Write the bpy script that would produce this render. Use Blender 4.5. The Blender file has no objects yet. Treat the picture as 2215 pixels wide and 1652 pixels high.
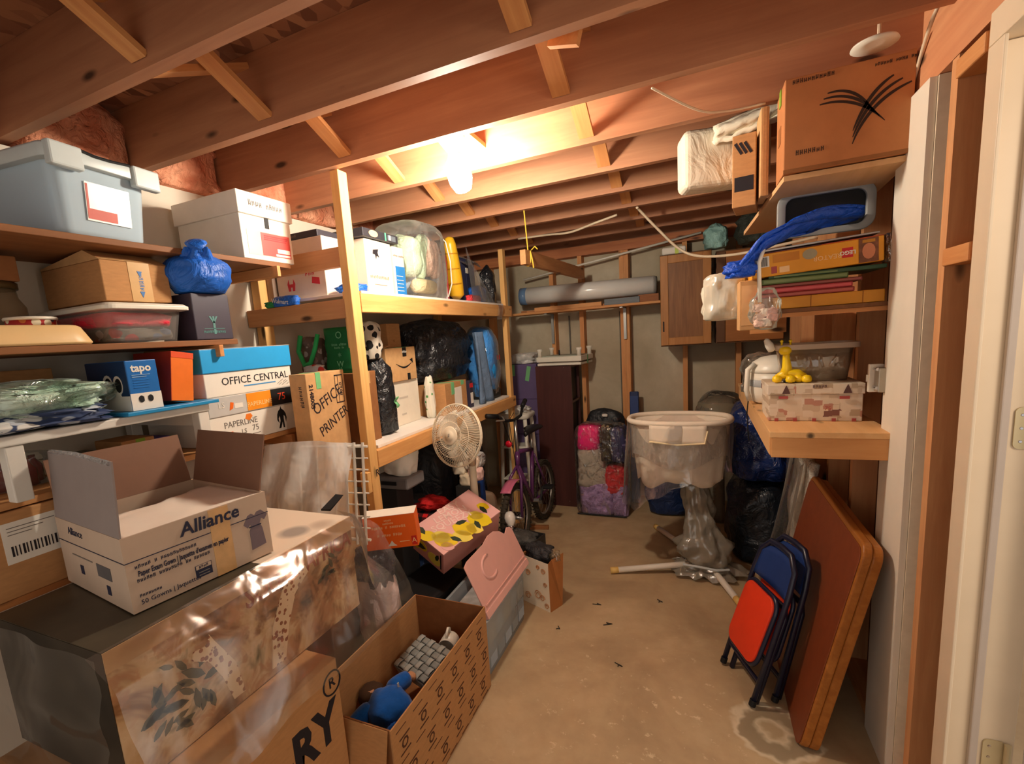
import bpy, bmesh, math, random
from mathutils import Vector, Matrix, Euler, noise
S = bpy.context.scene
COL = S.collection
random.seed(7)
PI = math.pi

# ------------------------------------------------------------------ camera
cam_d = bpy.data.cameras.new('camera')
cam = bpy.data.objects.new('camera', cam_d)
COL.objects.link(cam)
S.camera = cam
cam_d.sensor_fit = 'HORIZONTAL'
cam_d.sensor_width = 36.0
cam_d.lens = 1037.874 / 2215 * 36.0
cam_d.shift_x = (1107.5 - 1047.87) / 2215
cam_d.shift_y = (893.237 - 826.0) / 2215
cam_d.clip_start = 0.02
CAMZ = 1.6
_r = Vector((0.16782854, 0.41956102, -0.03910621))
_R = Matrix.Rotation(_r.length, 3, _r.normalized())
def _row(i): return Vector((_R[i][0], _R[i][2], -_R[i][1]))
_rt, _dn, _fw = _row(0), _row(1), _row(2)
_m = Matrix((_rt, -_dn, -_fw)).transposed().to_4x4()
_m.translation = Vector((0, 0, CAMZ))
cam.matrix_world = _m

# ------------------------------------------------------------------ world and exposure
w = bpy.data.worlds.new('world'); S.world = w; w.use_nodes = True
w.node_tree.nodes['Background'].inputs[0].default_value = (1.0, 0.90, 0.80, 1)
w.node_tree.nodes['Background'].inputs[1].default_value = 0.20
S.view_settings.view_transform = 'Standard'
S.view_settings.look = 'None'
S.view_settings.gamma = 1.0
S.view_settings.use_curve_mapping = False
S.view_settings.exposure = 2.05
BULB_STRENGTH = 106.0
BULB_COLOR = (1.0, 0.88, 0.72)
# unseen fill lamp added beyond the open doorway in the right wall
hl = bpy.data.lights.new('hall_fill_lamp', 'POINT'); hl.energy = 9; hl.color = (1.0, 0.83, 0.66); hl.shadow_soft_size = 0.25
hlo = bpy.data.objects.new('hall_fill_lamp', hl); COL.objects.link(hlo); hlo.location = (1.25, 0.45, 2.0)

# ------------------------------------------------------------------ materials
def lin(c):
    return tuple(((v/255)/12.92 if v/255 <= .04045 else ((v/255+.055)/1.055)**2.4) for v in c[:3]) + (1,)
_M = {}
class NT:
    def __init__(s, name):
        s.m = bpy.data.materials.new(name); s.m.use_nodes = True
        s.t = s.m.node_tree; s.t.nodes.clear()
        s.out = s.n('ShaderNodeOutputMaterial')
    def n(s, t, **k):
        nd = s.t.nodes.new(t)
        for a, v in k.items(): setattr(nd, a, v)
        return nd
    def l(s, a, b): s.t.links.new(a, b)
    def coord(s, scale=(1,1,1), kind='Object', rot=(0,0,0)):
        tc = s.n('ShaderNodeTexCoord'); mp = s.n('ShaderNodeMapping')
        mp.inputs['Scale'].default_value = scale; mp.inputs['Rotation'].default_value = rot
        s.l(tc.outputs[kind], mp.inputs['Vector']); return mp.outputs['Vector']
    def noise(s, vec, scale=5, detail=4, rough=.55, dist=0):
        n = s.n('ShaderNodeTexNoise'); n.inputs['Scale'].default_value = scale
        n.inputs['Detail'].default_value = detail; n.inputs['Roughness'].default_value = rough
        n.inputs['Distortion'].default_value = dist
        s.l(vec, n.inputs['Vector']); return n.outputs['Fac']
    def ramp(s, fac, stops, interp='LINEAR'):
        r = s.n('ShaderNodeValToRGB'); r.color_ramp.interpolation = interp
        e = r.color_ramp.elements
        while len(e) < len(stops): e.new(.5)
        for el, (p, c) in zip(e, stops):
            el.position = p; el.color = c if len(c) == 4 else lin(c)
        s.l(fac, r.inputs['Fac']); return r.outputs['Color']
    def mix(s, fac, a, b, mode='MIX'):
        x = s.n('ShaderNodeMix', data_type='RGBA', blend_type=mode)
        for sock, v in ((x.inputs[0], fac), (x.inputs[6], a), (x.inputs[7], b)):
            if isinstance(v, (int, float)): sock.default_value = v
            elif isinstance(v, tuple): sock.default_value = v
            else: s.l(v, sock)
        return x.outputs[2]
    def bump(s, h, strength=.3, dist=.01):
        b = s.n('ShaderNodeBump'); b.inputs['Strength'].default_value = strength; b.inputs['Distance'].default_value = dist
        s.l(h, b.inputs['Height']); return b.outputs['Normal']
    def bsdf(s, col, rough=.6, metal=0, spec=.35, normal=None, trans=0, alpha=None, coat=0, sheen=0):
        b = s.n('ShaderNodeBsdfPrincipled')
        if isinstance(col, tuple): b.inputs['Base Color'].default_value = col
        else: s.l(col, b.inputs['Base Color'])
        b.inputs['Roughness'].default_value = rough; b.inputs['Metallic'].default_value = metal
        b.inputs['Specular IOR Level'].default_value = spec
        b.inputs['Transmission Weight'].default_value = trans
        b.inputs['Coat Weight'].default_value = coat
        b.inputs['Sheen Weight'].default_value = sheen
        if normal is not None: s.l(normal, b.inputs['Normal'])
        s.l(b.outputs[0], s.out.inputs['Surface']); return b

def flat(name, c, rough=.6, var=.07, scale=14, bump=0.0, spec=.35, metal=0, stretch=(1,1,1), coat=0, sheen=0, bscale=None, bdist=.004, bdetail=4):
    """one colour with a slight procedural variation"""
    if name in _M: return _M[name]
    t = NT(name); v = t.coord(stretch)
    f = t.noise(v, scale, 4)
    L = lin(c); lo = tuple(x*(1-var) for x in L[:3])+(1,); hi = tuple(min(1, x*(1+var)) for x in L[:3])+(1,)
    col = t.ramp(f, [(.3, lo), (.7, hi)])
    nm = None
    if bump: nm = t.bump(t.noise(v, bscale or scale, bdetail), bump, bdist)
    t.bsdf(col, rough, metal, spec, nm, coat=coat, sheen=sheen)
    _M[name] = t.m; return t.m

def wood(name, dark, light, axis='x', scale=1.0, rough=.6, knots=True, grain=1.0, knotcol=None, coat=0):
    if name in _M: return _M[name]
    t = NT(name)
    st = {'x': (1.2, 16, 16), 'y': (16, 1.2, 16), 'z': (16, 16, 1.2)}[axis]
    tc = t.n('ShaderNodeTexCoord'); oi = t.n('ShaderNodeObjectInfo')
    ad = t.n('ShaderNodeVectorMath', operation='ADD')
    ml = t.n('ShaderNodeVectorMath', operation='SCALE'); ml.inputs['Scale'].default_value = 9.0
    cb = t.n('ShaderNodeCombineXYZ')
    for i in range(3): t.l(oi.outputs['Random'], cb.inputs[i])
    t.l(cb.outputs[0], ml.inputs[0]); t.l(tc.outputs['Object'], ad.inputs[0]); t.l(ml.outputs[0], ad.inputs[1])
    mp = t.n('ShaderNodeMapping'); mp.inputs['Scale'].default_value = tuple(a*scale for a in st)
    t.l(ad.outputs[0], mp.inputs['Vector'])
    f = t.noise(mp.outputs[0], 2.2, 6, .6, .6)
    col = t.ramp(f, [(.25, dark), (.5, tuple((a+b)/2 for a, b in zip(dark, light))), (.75, light)])
    mp3 = t.n('ShaderNodeMapping'); mp3.inputs['Scale'].default_value = (2.0, 2.0, 2.0); t.l(ad.outputs[0], mp3.inputs['Vector'])
    big = t.noise(mp3.outputs[0], 1.3, 3)
    col = t.mix(t.ramp(big, [(.35, (0,0,0,1)), (.7, (.45*grain,)*3+(1,))]), col, lin(dark))
    if knots:
        mp2 = t.n('ShaderNodeMapping')
        mp2.inputs['Scale'].default_value = {'x': (3.2, 9, 9), 'y': (9, 3.2, 9), 'z': (9, 9, 3.2)}[axis]
        t.l(ad.outputs[0], mp2.inputs['Vector'])
        vo = t.n('ShaderNodeTexVoronoi'); vo.inputs['Scale'].default_value = 1.0; t.l(mp2.outputs[0], vo.inputs['Vector'])
        k = t.ramp(vo.outputs['Distance'], [(.07, (1,1,1,1)), (.15, (0,0,0,1))])
        col = t.mix(k, col, lin(knotcol or tuple(v*.45 for v in dark)))
    t.bsdf(col, rough, 0, .3, t.bump(f, .12, .003), coat=coat)
    _M[name] = t.m; return t.m

def film(name, tint=(240,240,235), fac=.10, rough=.10, wrinkle=7, diff=.5, bstr=.55, streak=.3):
    """clear plastic film: see-through, glossy, a little milky at the folds"""
    if name in _M: return _M[name]
    t = NT(name); v = t.coord((1,1,1))
    n1 = t.noise(v, wrinkle, 2, .5, .5)
    vs = t.coord((1, 1, .35)); n2 = t.noise(vs, wrinkle*1.3, 2, .5, .8)
    nm = t.bump(t.mix(.5, n1, n2), bstr, .03)
    g = t.n('ShaderNodeBsdfGlossy'); g.inputs['Roughness'].default_value = rough; g.inputs['Color'].default_value = (.95,.95,.95,1)
    t.l(nm, g.inputs['Normal'])
    d = t.n('ShaderNodeBsdfDiffuse'); d.inputs['Color'].default_value = lin(tint); t.l(nm, d.inputs['Normal'])
    tr = t.n('ShaderNodeBsdfTransparent'); tr.inputs['Color'].default_value = tuple(.85+.15*x for x in lin(tint)[:3])+(1,)
    ms = t.n('ShaderNodeMixShader'); ms.inputs[0].default_value = diff; t.l(g.outputs[0], ms.inputs[1]); t.l(d.outputs[0], ms.inputs[2])
    lw = t.n('ShaderNodeLayerWeight'); lw.inputs['Blend'].default_value = .25; t.l(nm, lw.inputs['Normal'])
    sm = t.n('ShaderNodeMath', operation='MULTIPLY_ADD'); t.l(lw.outputs['Fresnel'], sm.inputs[0]); sm.inputs[1].default_value = .8; sm.inputs[2].default_value = fac
    rr = t.ramp(n2, [(.56, (0,0,0,1)), (.74, (streak,)*3+(1,))])
    ad = t.n('ShaderNodeMath', operation='ADD', use_clamp=True); t.l(sm.outputs[0], ad.inputs[0]); t.l(rr, ad.inputs[1])
    mx = t.n('ShaderNodeMixShader'); t.l(ad.outputs[0], mx.inputs[0]); t.l(tr.outputs[0], mx.inputs[1]); t.l(ms.outputs[0], mx.inputs[2])
    t.l(mx.outputs[0], t.out.inputs['Surface'])
    _M[name] = t.m; return t.m

def tub(name, tint, fac=.55, rough=.25):
    """translucent hard plastic"""
    if name in _M: return _M[name]
    t = NT(name)
    p = t.n('ShaderNodeBsdfPrincipled'); p.inputs['Base Color'].default_value = lin(tint); p.inputs['Roughness'].default_value = rough
    tr = t.n('ShaderNodeBsdfTransparent'); tr.inputs['Color'].default_value = tuple(.6+.4*x for x in lin(tint)[:3])+(1,)
    mx = t.n('ShaderNodeMixShader'); mx.inputs[0].default_value = fac
    t.l(tr.outputs[0], mx.inputs[1]); t.l(p.outputs[0], mx.inputs[2]); t.l(mx.outputs[0], t.out.inputs['Surface'])
    _M[name] = t.m; return t.m

def bagmat(name, c, rough=.25, wr=16, strength=.9, spec=.5, c2=None, var=.15):
    if name in _M: return _M[name]
    t = NT(name); v = t.coord()
    n = t.noise(v, wr, 4, .55, 1.5)
    L = lin(c); lo = tuple(x*(1-var) for x in L[:3])+(1,); hi = lin(c2) if c2 else tuple(min(1, x*(1+var)) for x in L[:3])+(1,)
    col = t.ramp(t.noise(v, wr*.4, 3), [(.35, lo), (.65, hi)])
    t.bsdf(col, rough, 0, spec, t.bump(n, strength, .03))
    _M[name] = t.m; return t.m

def spots(name, base, stops, scale=12, thr=(.25,.3), rough=.6, stretch=(1,1,1), randomness=1.0):
    """voronoi blobs in random colours from stops on a base colour"""
    if name in _M: return _M[name]
    t = NT(name); v = t.coord(stretch)
    vo = t.n('ShaderNodeTexVoronoi'); vo.inputs['Scale'].default_value = scale; vo.inputs['Randomness'].default_value = randomness
    t.l(v, vo.inputs['Vector'])
    k = t.ramp(vo.outputs['Distance'], [(thr[0], (1,1,1,1)), (thr[1], (0,0,0,1))])
    sp = t.n('ShaderNodeSeparateColor'); t.l(vo.outputs['Color'], sp.inputs[0])
    cc = t.ramp(sp.outputs[0], [(i/len(stops), c) for i, c in enumerate(stops)], 'CONSTANT')
    col = t.mix(k, lin(base), cc)
    t.bsdf(col, rough); _M[name] = t.m; return t.m

# ------------------------------------------------------------------ mesh helpers
class MB:
    def __init__(s): s.v = []; s.f = []; s.X = Matrix.Identity(4)
    def add(s, vs, fs, M=None):
        X = s.X @ M if M is not None else s.X
        o = len(s.v); s.v += [tuple(X @ Vector(p)) for p in vs]; s.f += [tuple(i+o for i in f) for f in fs]; return s
    def box(s, x0, x1, y0, y1, z0, z1, M=None):
        vs = [(x0,y0,z0),(x1,y0,z0),(x1,y1,z0),(x0,y1,z0),(x0,y0,z1),(x1,y0,z1),(x1,y1,z1),(x0,y1,z1)]
        return s.add(vs, [(3,2,1,0),(4,5,6,7),(0,1,5,4),(1,2,6,5),(2,3,7,6),(3,0,4,7)], M)
    def hexa(s, bot, top):
        """8 corners: bottom quad and top quad, both counter-clockwise from above"""
        return s.add(list(bot)+list(top), [(3,2,1,0),(4,5,6,7),(0,1,5,4),(1,2,6,5),(2,3,7,6),(3,0,4,7)])
    def prism(s, poly, z0, z1, M=None):
        n = len(poly)
        vs = [(x,y,z0) for x,y in poly]+[(x,y,z1) for x,y in poly]
        fs = [tuple(range(n-1,-1,-1)), tuple(range(n,2*n))]+[(i,(i+1)%n,n+(i+1)%n,n+i) for i in range(n)]
        return s.add(vs, fs, M)
    def loft(s, rings, cap=True, closed=True, M=None):
        n = len(rings[0]); vs = [p for r in rings for p in r]; fs = []
        for k in range(len(rings)-1):
            for i in range(n if closed else n-1):
                a, b = k*n+i, k*n+(i+1)%n
                fs.append((a, b, b+n, a+n))
        if cap and closed: fs += [tuple(range(n-1,-1,-1)), tuple(range(len(vs)-n, len(vs)))]
        return s.add(vs, fs, M)
    def lathe(s, prof, n=20, M=None, cap=True):
        return s.loft([[(r*math.cos(2*PI*i/n), r*math.sin(2*PI*i/n), z) for i in range(n)] for r, z in prof], cap, True, M)
    def tube(s, pts, r, n=8, closed=False):
        pts = [Vector(p) for p in pts]; rr = r if isinstance(r, (list, tuple)) else [r]*len(pts)
        rings = []; up = None
        for i, p in enumerate(pts):
            if closed: d = (pts[(i+1) % len(pts)]-pts[i-1])
            else: d = (pts[min(i+1, len(pts)-1)]-pts[max(i-1, 0)])
            d.normalize()
            if up is None:
                up = Vector((0,0,1)) if abs(d.z) < .9 else Vector((1,0,0))
            a = d.cross(up)
            if a.length < 1e-6: a = d.orthogonal()
            a.normalize(); b = a.cross(d).normalized(); up = b
            rings.append([tuple(p+(a*math.cos(2*PI*k/n)+b*math.sin(2*PI*k/n))*rr[i]) for k in range(n)])
        if closed: rings.append(rings[0]); return s.loft(rings, False)
        return s.loft(rings)
    def grid(s, fn, nu, nv, closed_u=False):
        vs = [tuple(fn(i/(nu if closed_u else nu-1), j/(nv-1))) for j in range(nv) for i in range(nu)]
        fs = []
        for j in range(nv-1):
            for i in range(nu if closed_u else nu-1):
                a = j*nu+i; b = j*nu+(i+1) % nu
                fs.append((a, b, b+nu, a+nu))
        return s.add(vs, fs)
    def build(s, name, mat, parent=None, smooth=False, bevel=0, seg=2, solid=0, sub=0, label=None, kind=None, loc=None, rot=None):
        me = bpy.data.meshes.new(name); me.from_pydata(s.v, [], s.f); me.update()
        bm = bmesh.new(); bm.from_mesh(me); bmesh.ops.recalc_face_normals(bm, faces=bm.faces); bm.to_mesh(me); bm.free()
        if smooth:
            for p in me.polygons: p.use_smooth = True
        me.materials.append(mat)
        o = bpy.data.objects.new(name, me); COL.objects.link(o)
        if parent: o.parent = parent
        if loc: o.location = loc
        if rot: o.rotation_euler = rot
        if solid:
            md = o.modifiers.new('solid', 'SOLIDIFY'); md.thickness = solid; md.offset = 0
        if bevel:
            md = o.modifiers.new('bevel', 'BEVEL'); md.width = bevel; md.segments = seg; md.limit_method = 'ANGLE'; md.angle_limit = .6
        if sub:
            md = o.modifiers.new('sub', 'SUBSURF'); md.levels = sub; md.render_levels = sub
        if label: o['label'] = label
        if kind: o['kind'] = kind
        return o

def B(x0, x1, y0, y1, z0, z1): return MB().box(x0, x1, y0, y1, z0, z1)
def thing(name, label, cat, loc=(0,0,0), rz=0, group=None, rot=None):
    o = bpy.data.objects.new(name, None); COL.objects.link(o); o.empty_display_size = .05
    o.location = loc; o.rotation_euler = rot if rot else (0, 0, rz)
    o['label'] = label; o['category'] = cat
    if group: o['group'] = group
    return o
def tag(o, label, cat, group=None):
    o['label'] = label; o['category'] = cat
    if group: o['group'] = group
    return o
def struct(o): o['kind'] = 'structure'; return o
def copy_tree(o, parent=None):
    c = o.copy(); COL.objects.link(c); c.parent = parent
    for ch in list(o.children): copy_tree(ch, c)
    return c

def blobfn(w, d, h, seed=0, lump=.12, freq=2.2, e1=.55, e2=.8, neck=0, flatb=.15):
    """lumpy bag: super-ellipsoid standing on z=0; neck>0 gathers the top"""
    off = Vector((seed*3.1, seed*1.7, seed*5.3))
    def sg(x, e): return math.copysign(abs(x)**e, x)
    def fn(u, v):
        th = 2*PI*u; ph = -PI/2+PI*v
        cx = sg(math.cos(ph), e1)
        x = w/2*cx*sg(math.cos(th), e2); y = d/2*cx*sg(math.sin(th), e2); z = h/2*sg(math.sin(ph), e1)
        p = Vector((x/w, y/d, z/h))*freq*2+off
        k = 1+lump*(noise.noise(p)*1.3+.6*noise.noise(p*2.3))
        x *= k; y *= k; z = (z*(1+lump*.6*noise.noise(p*.8+Vector((9,9,9)))) if v > .1 else z)
        zz = z+h/2
        if zz < h*flatb: zz = zz*.35+h*flatb*.65-h*flatb*.65
        if neck and v > .72:
            t = (v-.72)/.28; s_ = 1-(1-neck)*t**.7
            pl = 1+.25*math.sin(th*7+seed)*t
            x *= s_*pl; y *= s_*pl; zz += h*.12*t
        return (x, y, max(zz, 0))
    return fn
def blob(w, d, h, seed=0, nu=40, nv=22, **k):
    return MB().grid(blobfn(w, d, h, seed, **k), nu, nv, True)

def rrect(w, d, r, n=5):
    out = []
    for cx, cy, a0 in ((w/2-r, d/2-r, 0), (-w/2+r, d/2-r, PI/2), (-w/2+r, -d/2+r, PI), (w/2-r, -d/2+r, 1.5*PI)):
        for k in range(n+1):
            a = a0+PI/2*k/n; out.append((cx+r*math.cos(a), cy+r*math.sin(a)))
    return out
def ring(w, d, r, z, n=5, cx=0, cy=0): return [(x+cx, y+cy, z) for x, y in rrect(w, d, r, n)]

# -- prints and lettering on the faces of a box  (W x D x H, standing on z=0, centred in x and y)
def frame(dims, side):
    W, D, H = dims
    if side == '+x': return Vector((W/2, -D/2, 0)), Vector((0,1,0)), Vector((0,0,1)), D, H
    if side == '-x': return Vector((-W/2, D/2, 0)), Vector((0,-1,0)), Vector((0,0,1)), D, H
    if side == '-y': return Vector((-W/2, -D/2, 0)), Vector((1,0,0)), Vector((0,0,1)), W, H
    if side == '+y': return Vector((W/2, D/2, 0)), Vector((-1,0,0)), Vector((0,0,1)), W, H
    if side == 'top': return Vector((W/2, -D/2, H)), Vector((0,1,0)), Vector((-1,0,0)), D, W     # read from +x
    if side == 'topy': return Vector((-W/2, -D/2, H)), Vector((1,0,0)), Vector((0,1,0)), W, D    # read from -y
def fmat(dims, side, u, v, lift=.0006, ang=0):
    o, a, b, uw, vh = frame(dims, side); n = a.cross(b)
    m = Matrix((a, b, n)).transposed().to_4x4(); m.translation = o+a*(u*uw)+b*(v*vh)+n*lift
    return m @ Matrix.Rotation(ang, 4, 'Z')
def patch(parent, name, dims, side, u0, u1, v0, v1, mat, th=.0012, label=None, ang=0):
    o, a, b, uw, vh = frame(dims, side)
    m = fmat(dims, side, (u0+u1)/2, (v0+v1)/2, th*.5, ang)
    hw, hh = (u1-u0)*uw/2, (v1-v0)*vh/2
    mb = MB().box(-hw, hw, -hh, hh, -th/2, th/2, m)
    return mb.build(name, mat, parent, label=label)
def poly(parent, name, dims, side, u, v, pts, mat, th=.001, ang=0, scale=1.0, label=None):
    m = fmat(dims, side, u, v, .0001, ang)
    mb = MB().prism([(x*scale, y*scale) for x, y in pts], 0, th, m)
    return mb.build(name, mat, parent, label=label)
# print too blurred in the photograph to read: drawn as broken strokes of the same length and size
BLURRED = {'KIDS TAXES', 'ascent', 'CROWN HOUSE', 'canon', 'LEATHERWORKS', 'Sharp Inkjet', 'KEEP GREEN', 'reuse me', 'Kallax', 'brother', '5020', 'DCP-1510', 'prime',
           'to: storage', 'MADE IN CANADA', '2-Ply | 2-Epaisseurs', "Blouse d'examen en papier", '2148-030', 'LL-24', 'THE', 'FreshDirect', 'Cascade', 'Handle with care',
           'PARIS', 'ADOBE', 'ACROBAT', 'ADOBE & ACROBAT', '5 USER PACK', 'Best', 'G'}
def text(parent, s, size, dims, side, u, v, mat, ang=0, align='LEFT', lift=.0006, stretch=1.0, bold=0, shear=0, label=None, m=None, name='lettering'):
    if s in BLURRED:
        X = m if m is not None else fmat(dims, side, u, v, lift, ang)
        rnd = random.Random(len(s)*7+ord(s[0])); mb = MB(); cw = size*.52*stretch; tot = cw*len(s)
        x = {'LEFT': 0, 'CENTER': -tot/2, 'RIGHT': -tot}[align]
        for ch in s:
            if ch != ' ':
                h = size*(.50+.22*rnd.random()); y0 = -size*.33+size*.06*rnd.random()
                for k in range(2):
                    a = x+cw*(.08+.45*k); mb.box(a, a+cw*.20, y0+h*.25*rnd.random()*k, y0+h, -.0004, .0004, X)
                z_ = y0+h*(.15+.6*rnd.random()); mb.box(x+cw*.28, x+cw*.53, z_, z_+size*.09, -.0004, .0004, X)
            x += cw
        return mb.build('blurred_print', mat, parent, label=label, kind='stuff')
    c = bpy.data.curves.new('t', 'FONT'); c.body = s; c.size = size; c.resolution_u = 2
    c.extrude = .0004; c.align_x = align; c.align_y = 'CENTER'; c.offset = bold; c.shear = shear
    c.space_line = .9
    o = bpy.data.objects.new('t', c)
    me = bpy.data.meshes.new_from_object(o)
    bpy.data.objects.remove(o); bpy.data.curves.remove(c)
    X = (m if m is not None else fmat(dims, side, u, v, lift, ang)) @ Matrix.Diagonal((stretch, 1, 1, 1))
    me.transform(X); me.materials.clear(); me.materials.append(mat)
    ob = bpy.data.objects.new(name, me); COL.objects.link(ob); ob.parent = parent
    if label: ob['label'] = label
    return ob

# ------------------------------------------------------------------ shared palette
CARD = flat('cardboard', (190,140,92), .75, .08, 30, .05, .15, stretch=(1,1,4))
CARD2 = flat('cardboard_light', (205,160,110), .75, .08, 30, .05, .15)
CARD3 = flat('cardboard_dark', (150,100,62), .8, .1, 25, .05, .15)
WHITEB = flat('white_board', (238,234,226), .5, .03)
WPAPER = flat('white_paper', (236,230,218), .7, .03)
WPLAS = flat('white_plastic', (236,230,214), .35, .03, spec=.5)
BLACK = flat('black', (22,22,24), .6, .2)
INK = flat('ink', (34,30,36), .7, .1)
INKN = flat('navy_ink', (42,44,66), .7, .1)
GREYINK = flat('grey_ink', (120,112,104), .7, .1)
RED = flat('red', (205,40,44), .5)
ORANGE = flat('orange', (238,108,26), .45)
TAPE = flat('packing_tape', (214,172,116), .25, .05, spec=.6)
GTAPE = flat('green_tape', (120,190,130), .5)
PINE_X = wood('pine_x', (196,128,74), (226,168,108), 'x')
PINE_Y = wood('pine_y', (196,128,74), (226,168,108), 'y')
PINE_Z = wood('pine_z', (196,128,74), (226,168,108), 'z')
JOIST = wood('joist_wood', (164,110,80), (196,142,104), 'x', .7)
CHROME = flat('chrome', (200,200,205), .2, .02, metal=1.0)
# ================================================================== THE SETTING
def concrete(name, c1, c2, c3, floor=False):
    t = NT(name); v = t.coord()
    a = t.noise(v, 1.6, 5, .6, .4); b = t.noise(v, 9, 5, .65)
    col = t.ramp(a, [(.3, c1), (.55, c2), (.75, c3)])
    col = t.mix(t.ramp(b, [(.4, (0,0,0,1)), (.75, (.35,.35,.35,1))]), col, lin(c1))
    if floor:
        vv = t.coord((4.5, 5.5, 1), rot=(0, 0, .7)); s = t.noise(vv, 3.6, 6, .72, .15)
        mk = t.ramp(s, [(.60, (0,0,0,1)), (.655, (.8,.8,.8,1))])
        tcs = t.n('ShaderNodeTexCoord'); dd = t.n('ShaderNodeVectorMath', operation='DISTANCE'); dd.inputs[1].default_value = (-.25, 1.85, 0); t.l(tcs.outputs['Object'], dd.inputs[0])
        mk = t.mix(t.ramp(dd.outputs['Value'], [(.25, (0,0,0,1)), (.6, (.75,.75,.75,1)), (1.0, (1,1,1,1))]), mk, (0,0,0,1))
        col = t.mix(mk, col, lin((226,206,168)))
        # drain cover scar
        tc = t.n('ShaderNodeTexCoord'); d = t.n('ShaderNodeVectorMath', operation='DISTANCE')
        d.inputs[1].default_value = (0.315, 1.985, 0.05)
        wob = t.n('ShaderNodeVectorMath', operation='ADD')
        nn = t.n('ShaderNodeTexNoise'); nn.inputs['Scale'].default_value = 14
        t.l(tc.outputs['Object'], nn.inputs['Vector'])
        sc = t.n('ShaderNodeVectorMath', operation='SCALE'); sc.inputs['Scale'].default_value = .10
        t.l(nn.outputs['Color'], sc.inputs[0]); t.l(tc.outputs['Object'], wob.inputs[0]); t.l(sc.outputs[0], wob.inputs[1])
        t.l(wob.outputs[0], d.inputs[0])
        rg = t.ramp(d.outputs['Value'], [(.03, lin((176,156,122))), (.055, lin((205,190,160))), (.075, lin((150,134,106))), (.12, lin((156,138,110))), (.135, lin((214,198,168))), (.15, lin((206,190,158)))])
        inside = t.ramp(d.outputs['Value'], [(.143, (1,1,1,1)), (.155, (0,0,0,1))])
        col = t.mix(inside, col, rg)
    t.bsdf(col, .75, 0, .25, t.bump(b, .15, .004))
    return t.m
FLOORM = concrete('floor_concrete', (164,138,106), (194,168,130), (212,188,150), True)
WALLM = concrete('wall_concrete', (170,158,132), (196,184,158), (212,202,178))
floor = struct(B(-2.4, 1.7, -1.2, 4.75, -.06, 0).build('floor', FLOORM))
def osb():
    t = NT('subfloor_osb'); v = t.coord((1, 1, 1))
    vo = t.n('ShaderNodeTexVoronoi'); vo.inputs['Scale'].default_value = 26
    mp = t.coord((1.0, .5, 1)); t.l(mp, vo.inputs['Vector'])
    sp = t.n('ShaderNodeSeparateColor'); t.l(vo.outputs['Color'], sp.inputs[0])
    col = t.ramp(sp.outputs[0], [(0, (120,76,54)), (.5, (152,100,72)), (1, (180,126,90))])
    t.bsdf(col, .8); return t.m
OSB = osb()
ceiling = struct(B(-2.4, .75, -1.0, 4.75, 2.597, 2.62).build('ceiling', OSB))
JY = [.539+.406*k for k in range(-1, 11)]
JZ0, JZ1 = 2.36, 2.596
jm = None
for k, y in enumerate(JY):
    if jm is None:
        jo = B(-2.2, .66, -.019, .019, JZ0, JZ1).build('joist', JOIST, ceiling); jm = jo
    else:
        jo = jm.copy(); COL.objects.link(jo)
    jo.parent = ceiling; jo.location = (0, y, 0)
# cross braces between the joists, two rows
BRACE = wood('brace_wood', (196,128,76), (228,170,108), 'y', knots=False)
def brace(x, k, down):
    y0, y1 = JY[k]+.019, JY[k+1]-.019
    z0, z1 = (JZ1-.035, JZ0+.03) if down else (JZ0+.03, JZ1-.035)
    d = Vector((0, y1-y0, z1-z0)); L = d.length
    ang = math.atan2(d.z, d.y)
    mb = B(-.03, .03, 0, L, -.009, .009)
    return mb.build('cross_brace', BRACE, ceiling, loc=(x, y0, z0), rot=(ang, 0, 0))
for k in range(0, 10):
    brace(-1.335, k, True); brace(-1.41, k, False)
    brace(-.42, k, True)
    if k not in (2,): brace(-.345, k, False)
for (x, y, z, rz) in ((-.36, 1.40, 2.44, .5), (-.33, 1.41, 2.385, -.2)):
    B(-.045, .045, -.01, .01, -.02, .02).build('brace_stub', BRACE, ceiling, loc=(x, y+.02, z), rot=(0, .3, rz))
# pink insulation in the bay ends over the left wall
INS = bagmat('pink_insulation', (236,140,104), .95, 22, 1.0, .1, (246,176,140), .2)
for k in range(0, 11):
    f = blobfn(.16, .36, .25, k+3, lump=.25, freq=2.6, e1=.4, e2=.5)
    MB().grid(f, 26, 14, True).build('insulation_batt', INS, ceiling, True, loc=(-2.14, JY[k]+.203, 2.345))
# left wall: white drywall
DRY = flat('drywall', (226,217,200), .75, .04, 6, .05)
wl = struct(B(-2.2, -2.1, -1.0, 4.75, 0, 2.345).build('wall_left', DRY))
# back wall: poured concrete, studs, top plate
wb = struct(B(-2.2, .75, 4.62, 4.72, 0, 2.6).build('wall_back', WALLM))
STUD = wood('stud_wood', (206,134,80), (232,176,116), 'z')
sm = None
for x in (-1.9, -1.262, -.99, -.622, -.583, -.108, .30):
    if sm is None:
        so = B(-.019, .019, 4.5, 4.618, 0.0, 2.27).build('stud', STUD, wb); sm = so
    else:
        so = sm.copy(); COL.objects.link(so); so.parent = wb
    so.location = (x, 0, 0)
B(-2.1, .6, 4.5, 4.615, 2.272, 2.355).build('top_plate', wood('plate_wood', (176,104,66), (206,134,84), 'x'), wb)
for x in (-1.13, -.66):
    MB().tube([(x, 4.6, 1.75), (x, 4.6, .3)], .007, 6).build('conduit', flat('conduit_grey', (110,108,100), .5), wb)
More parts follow.
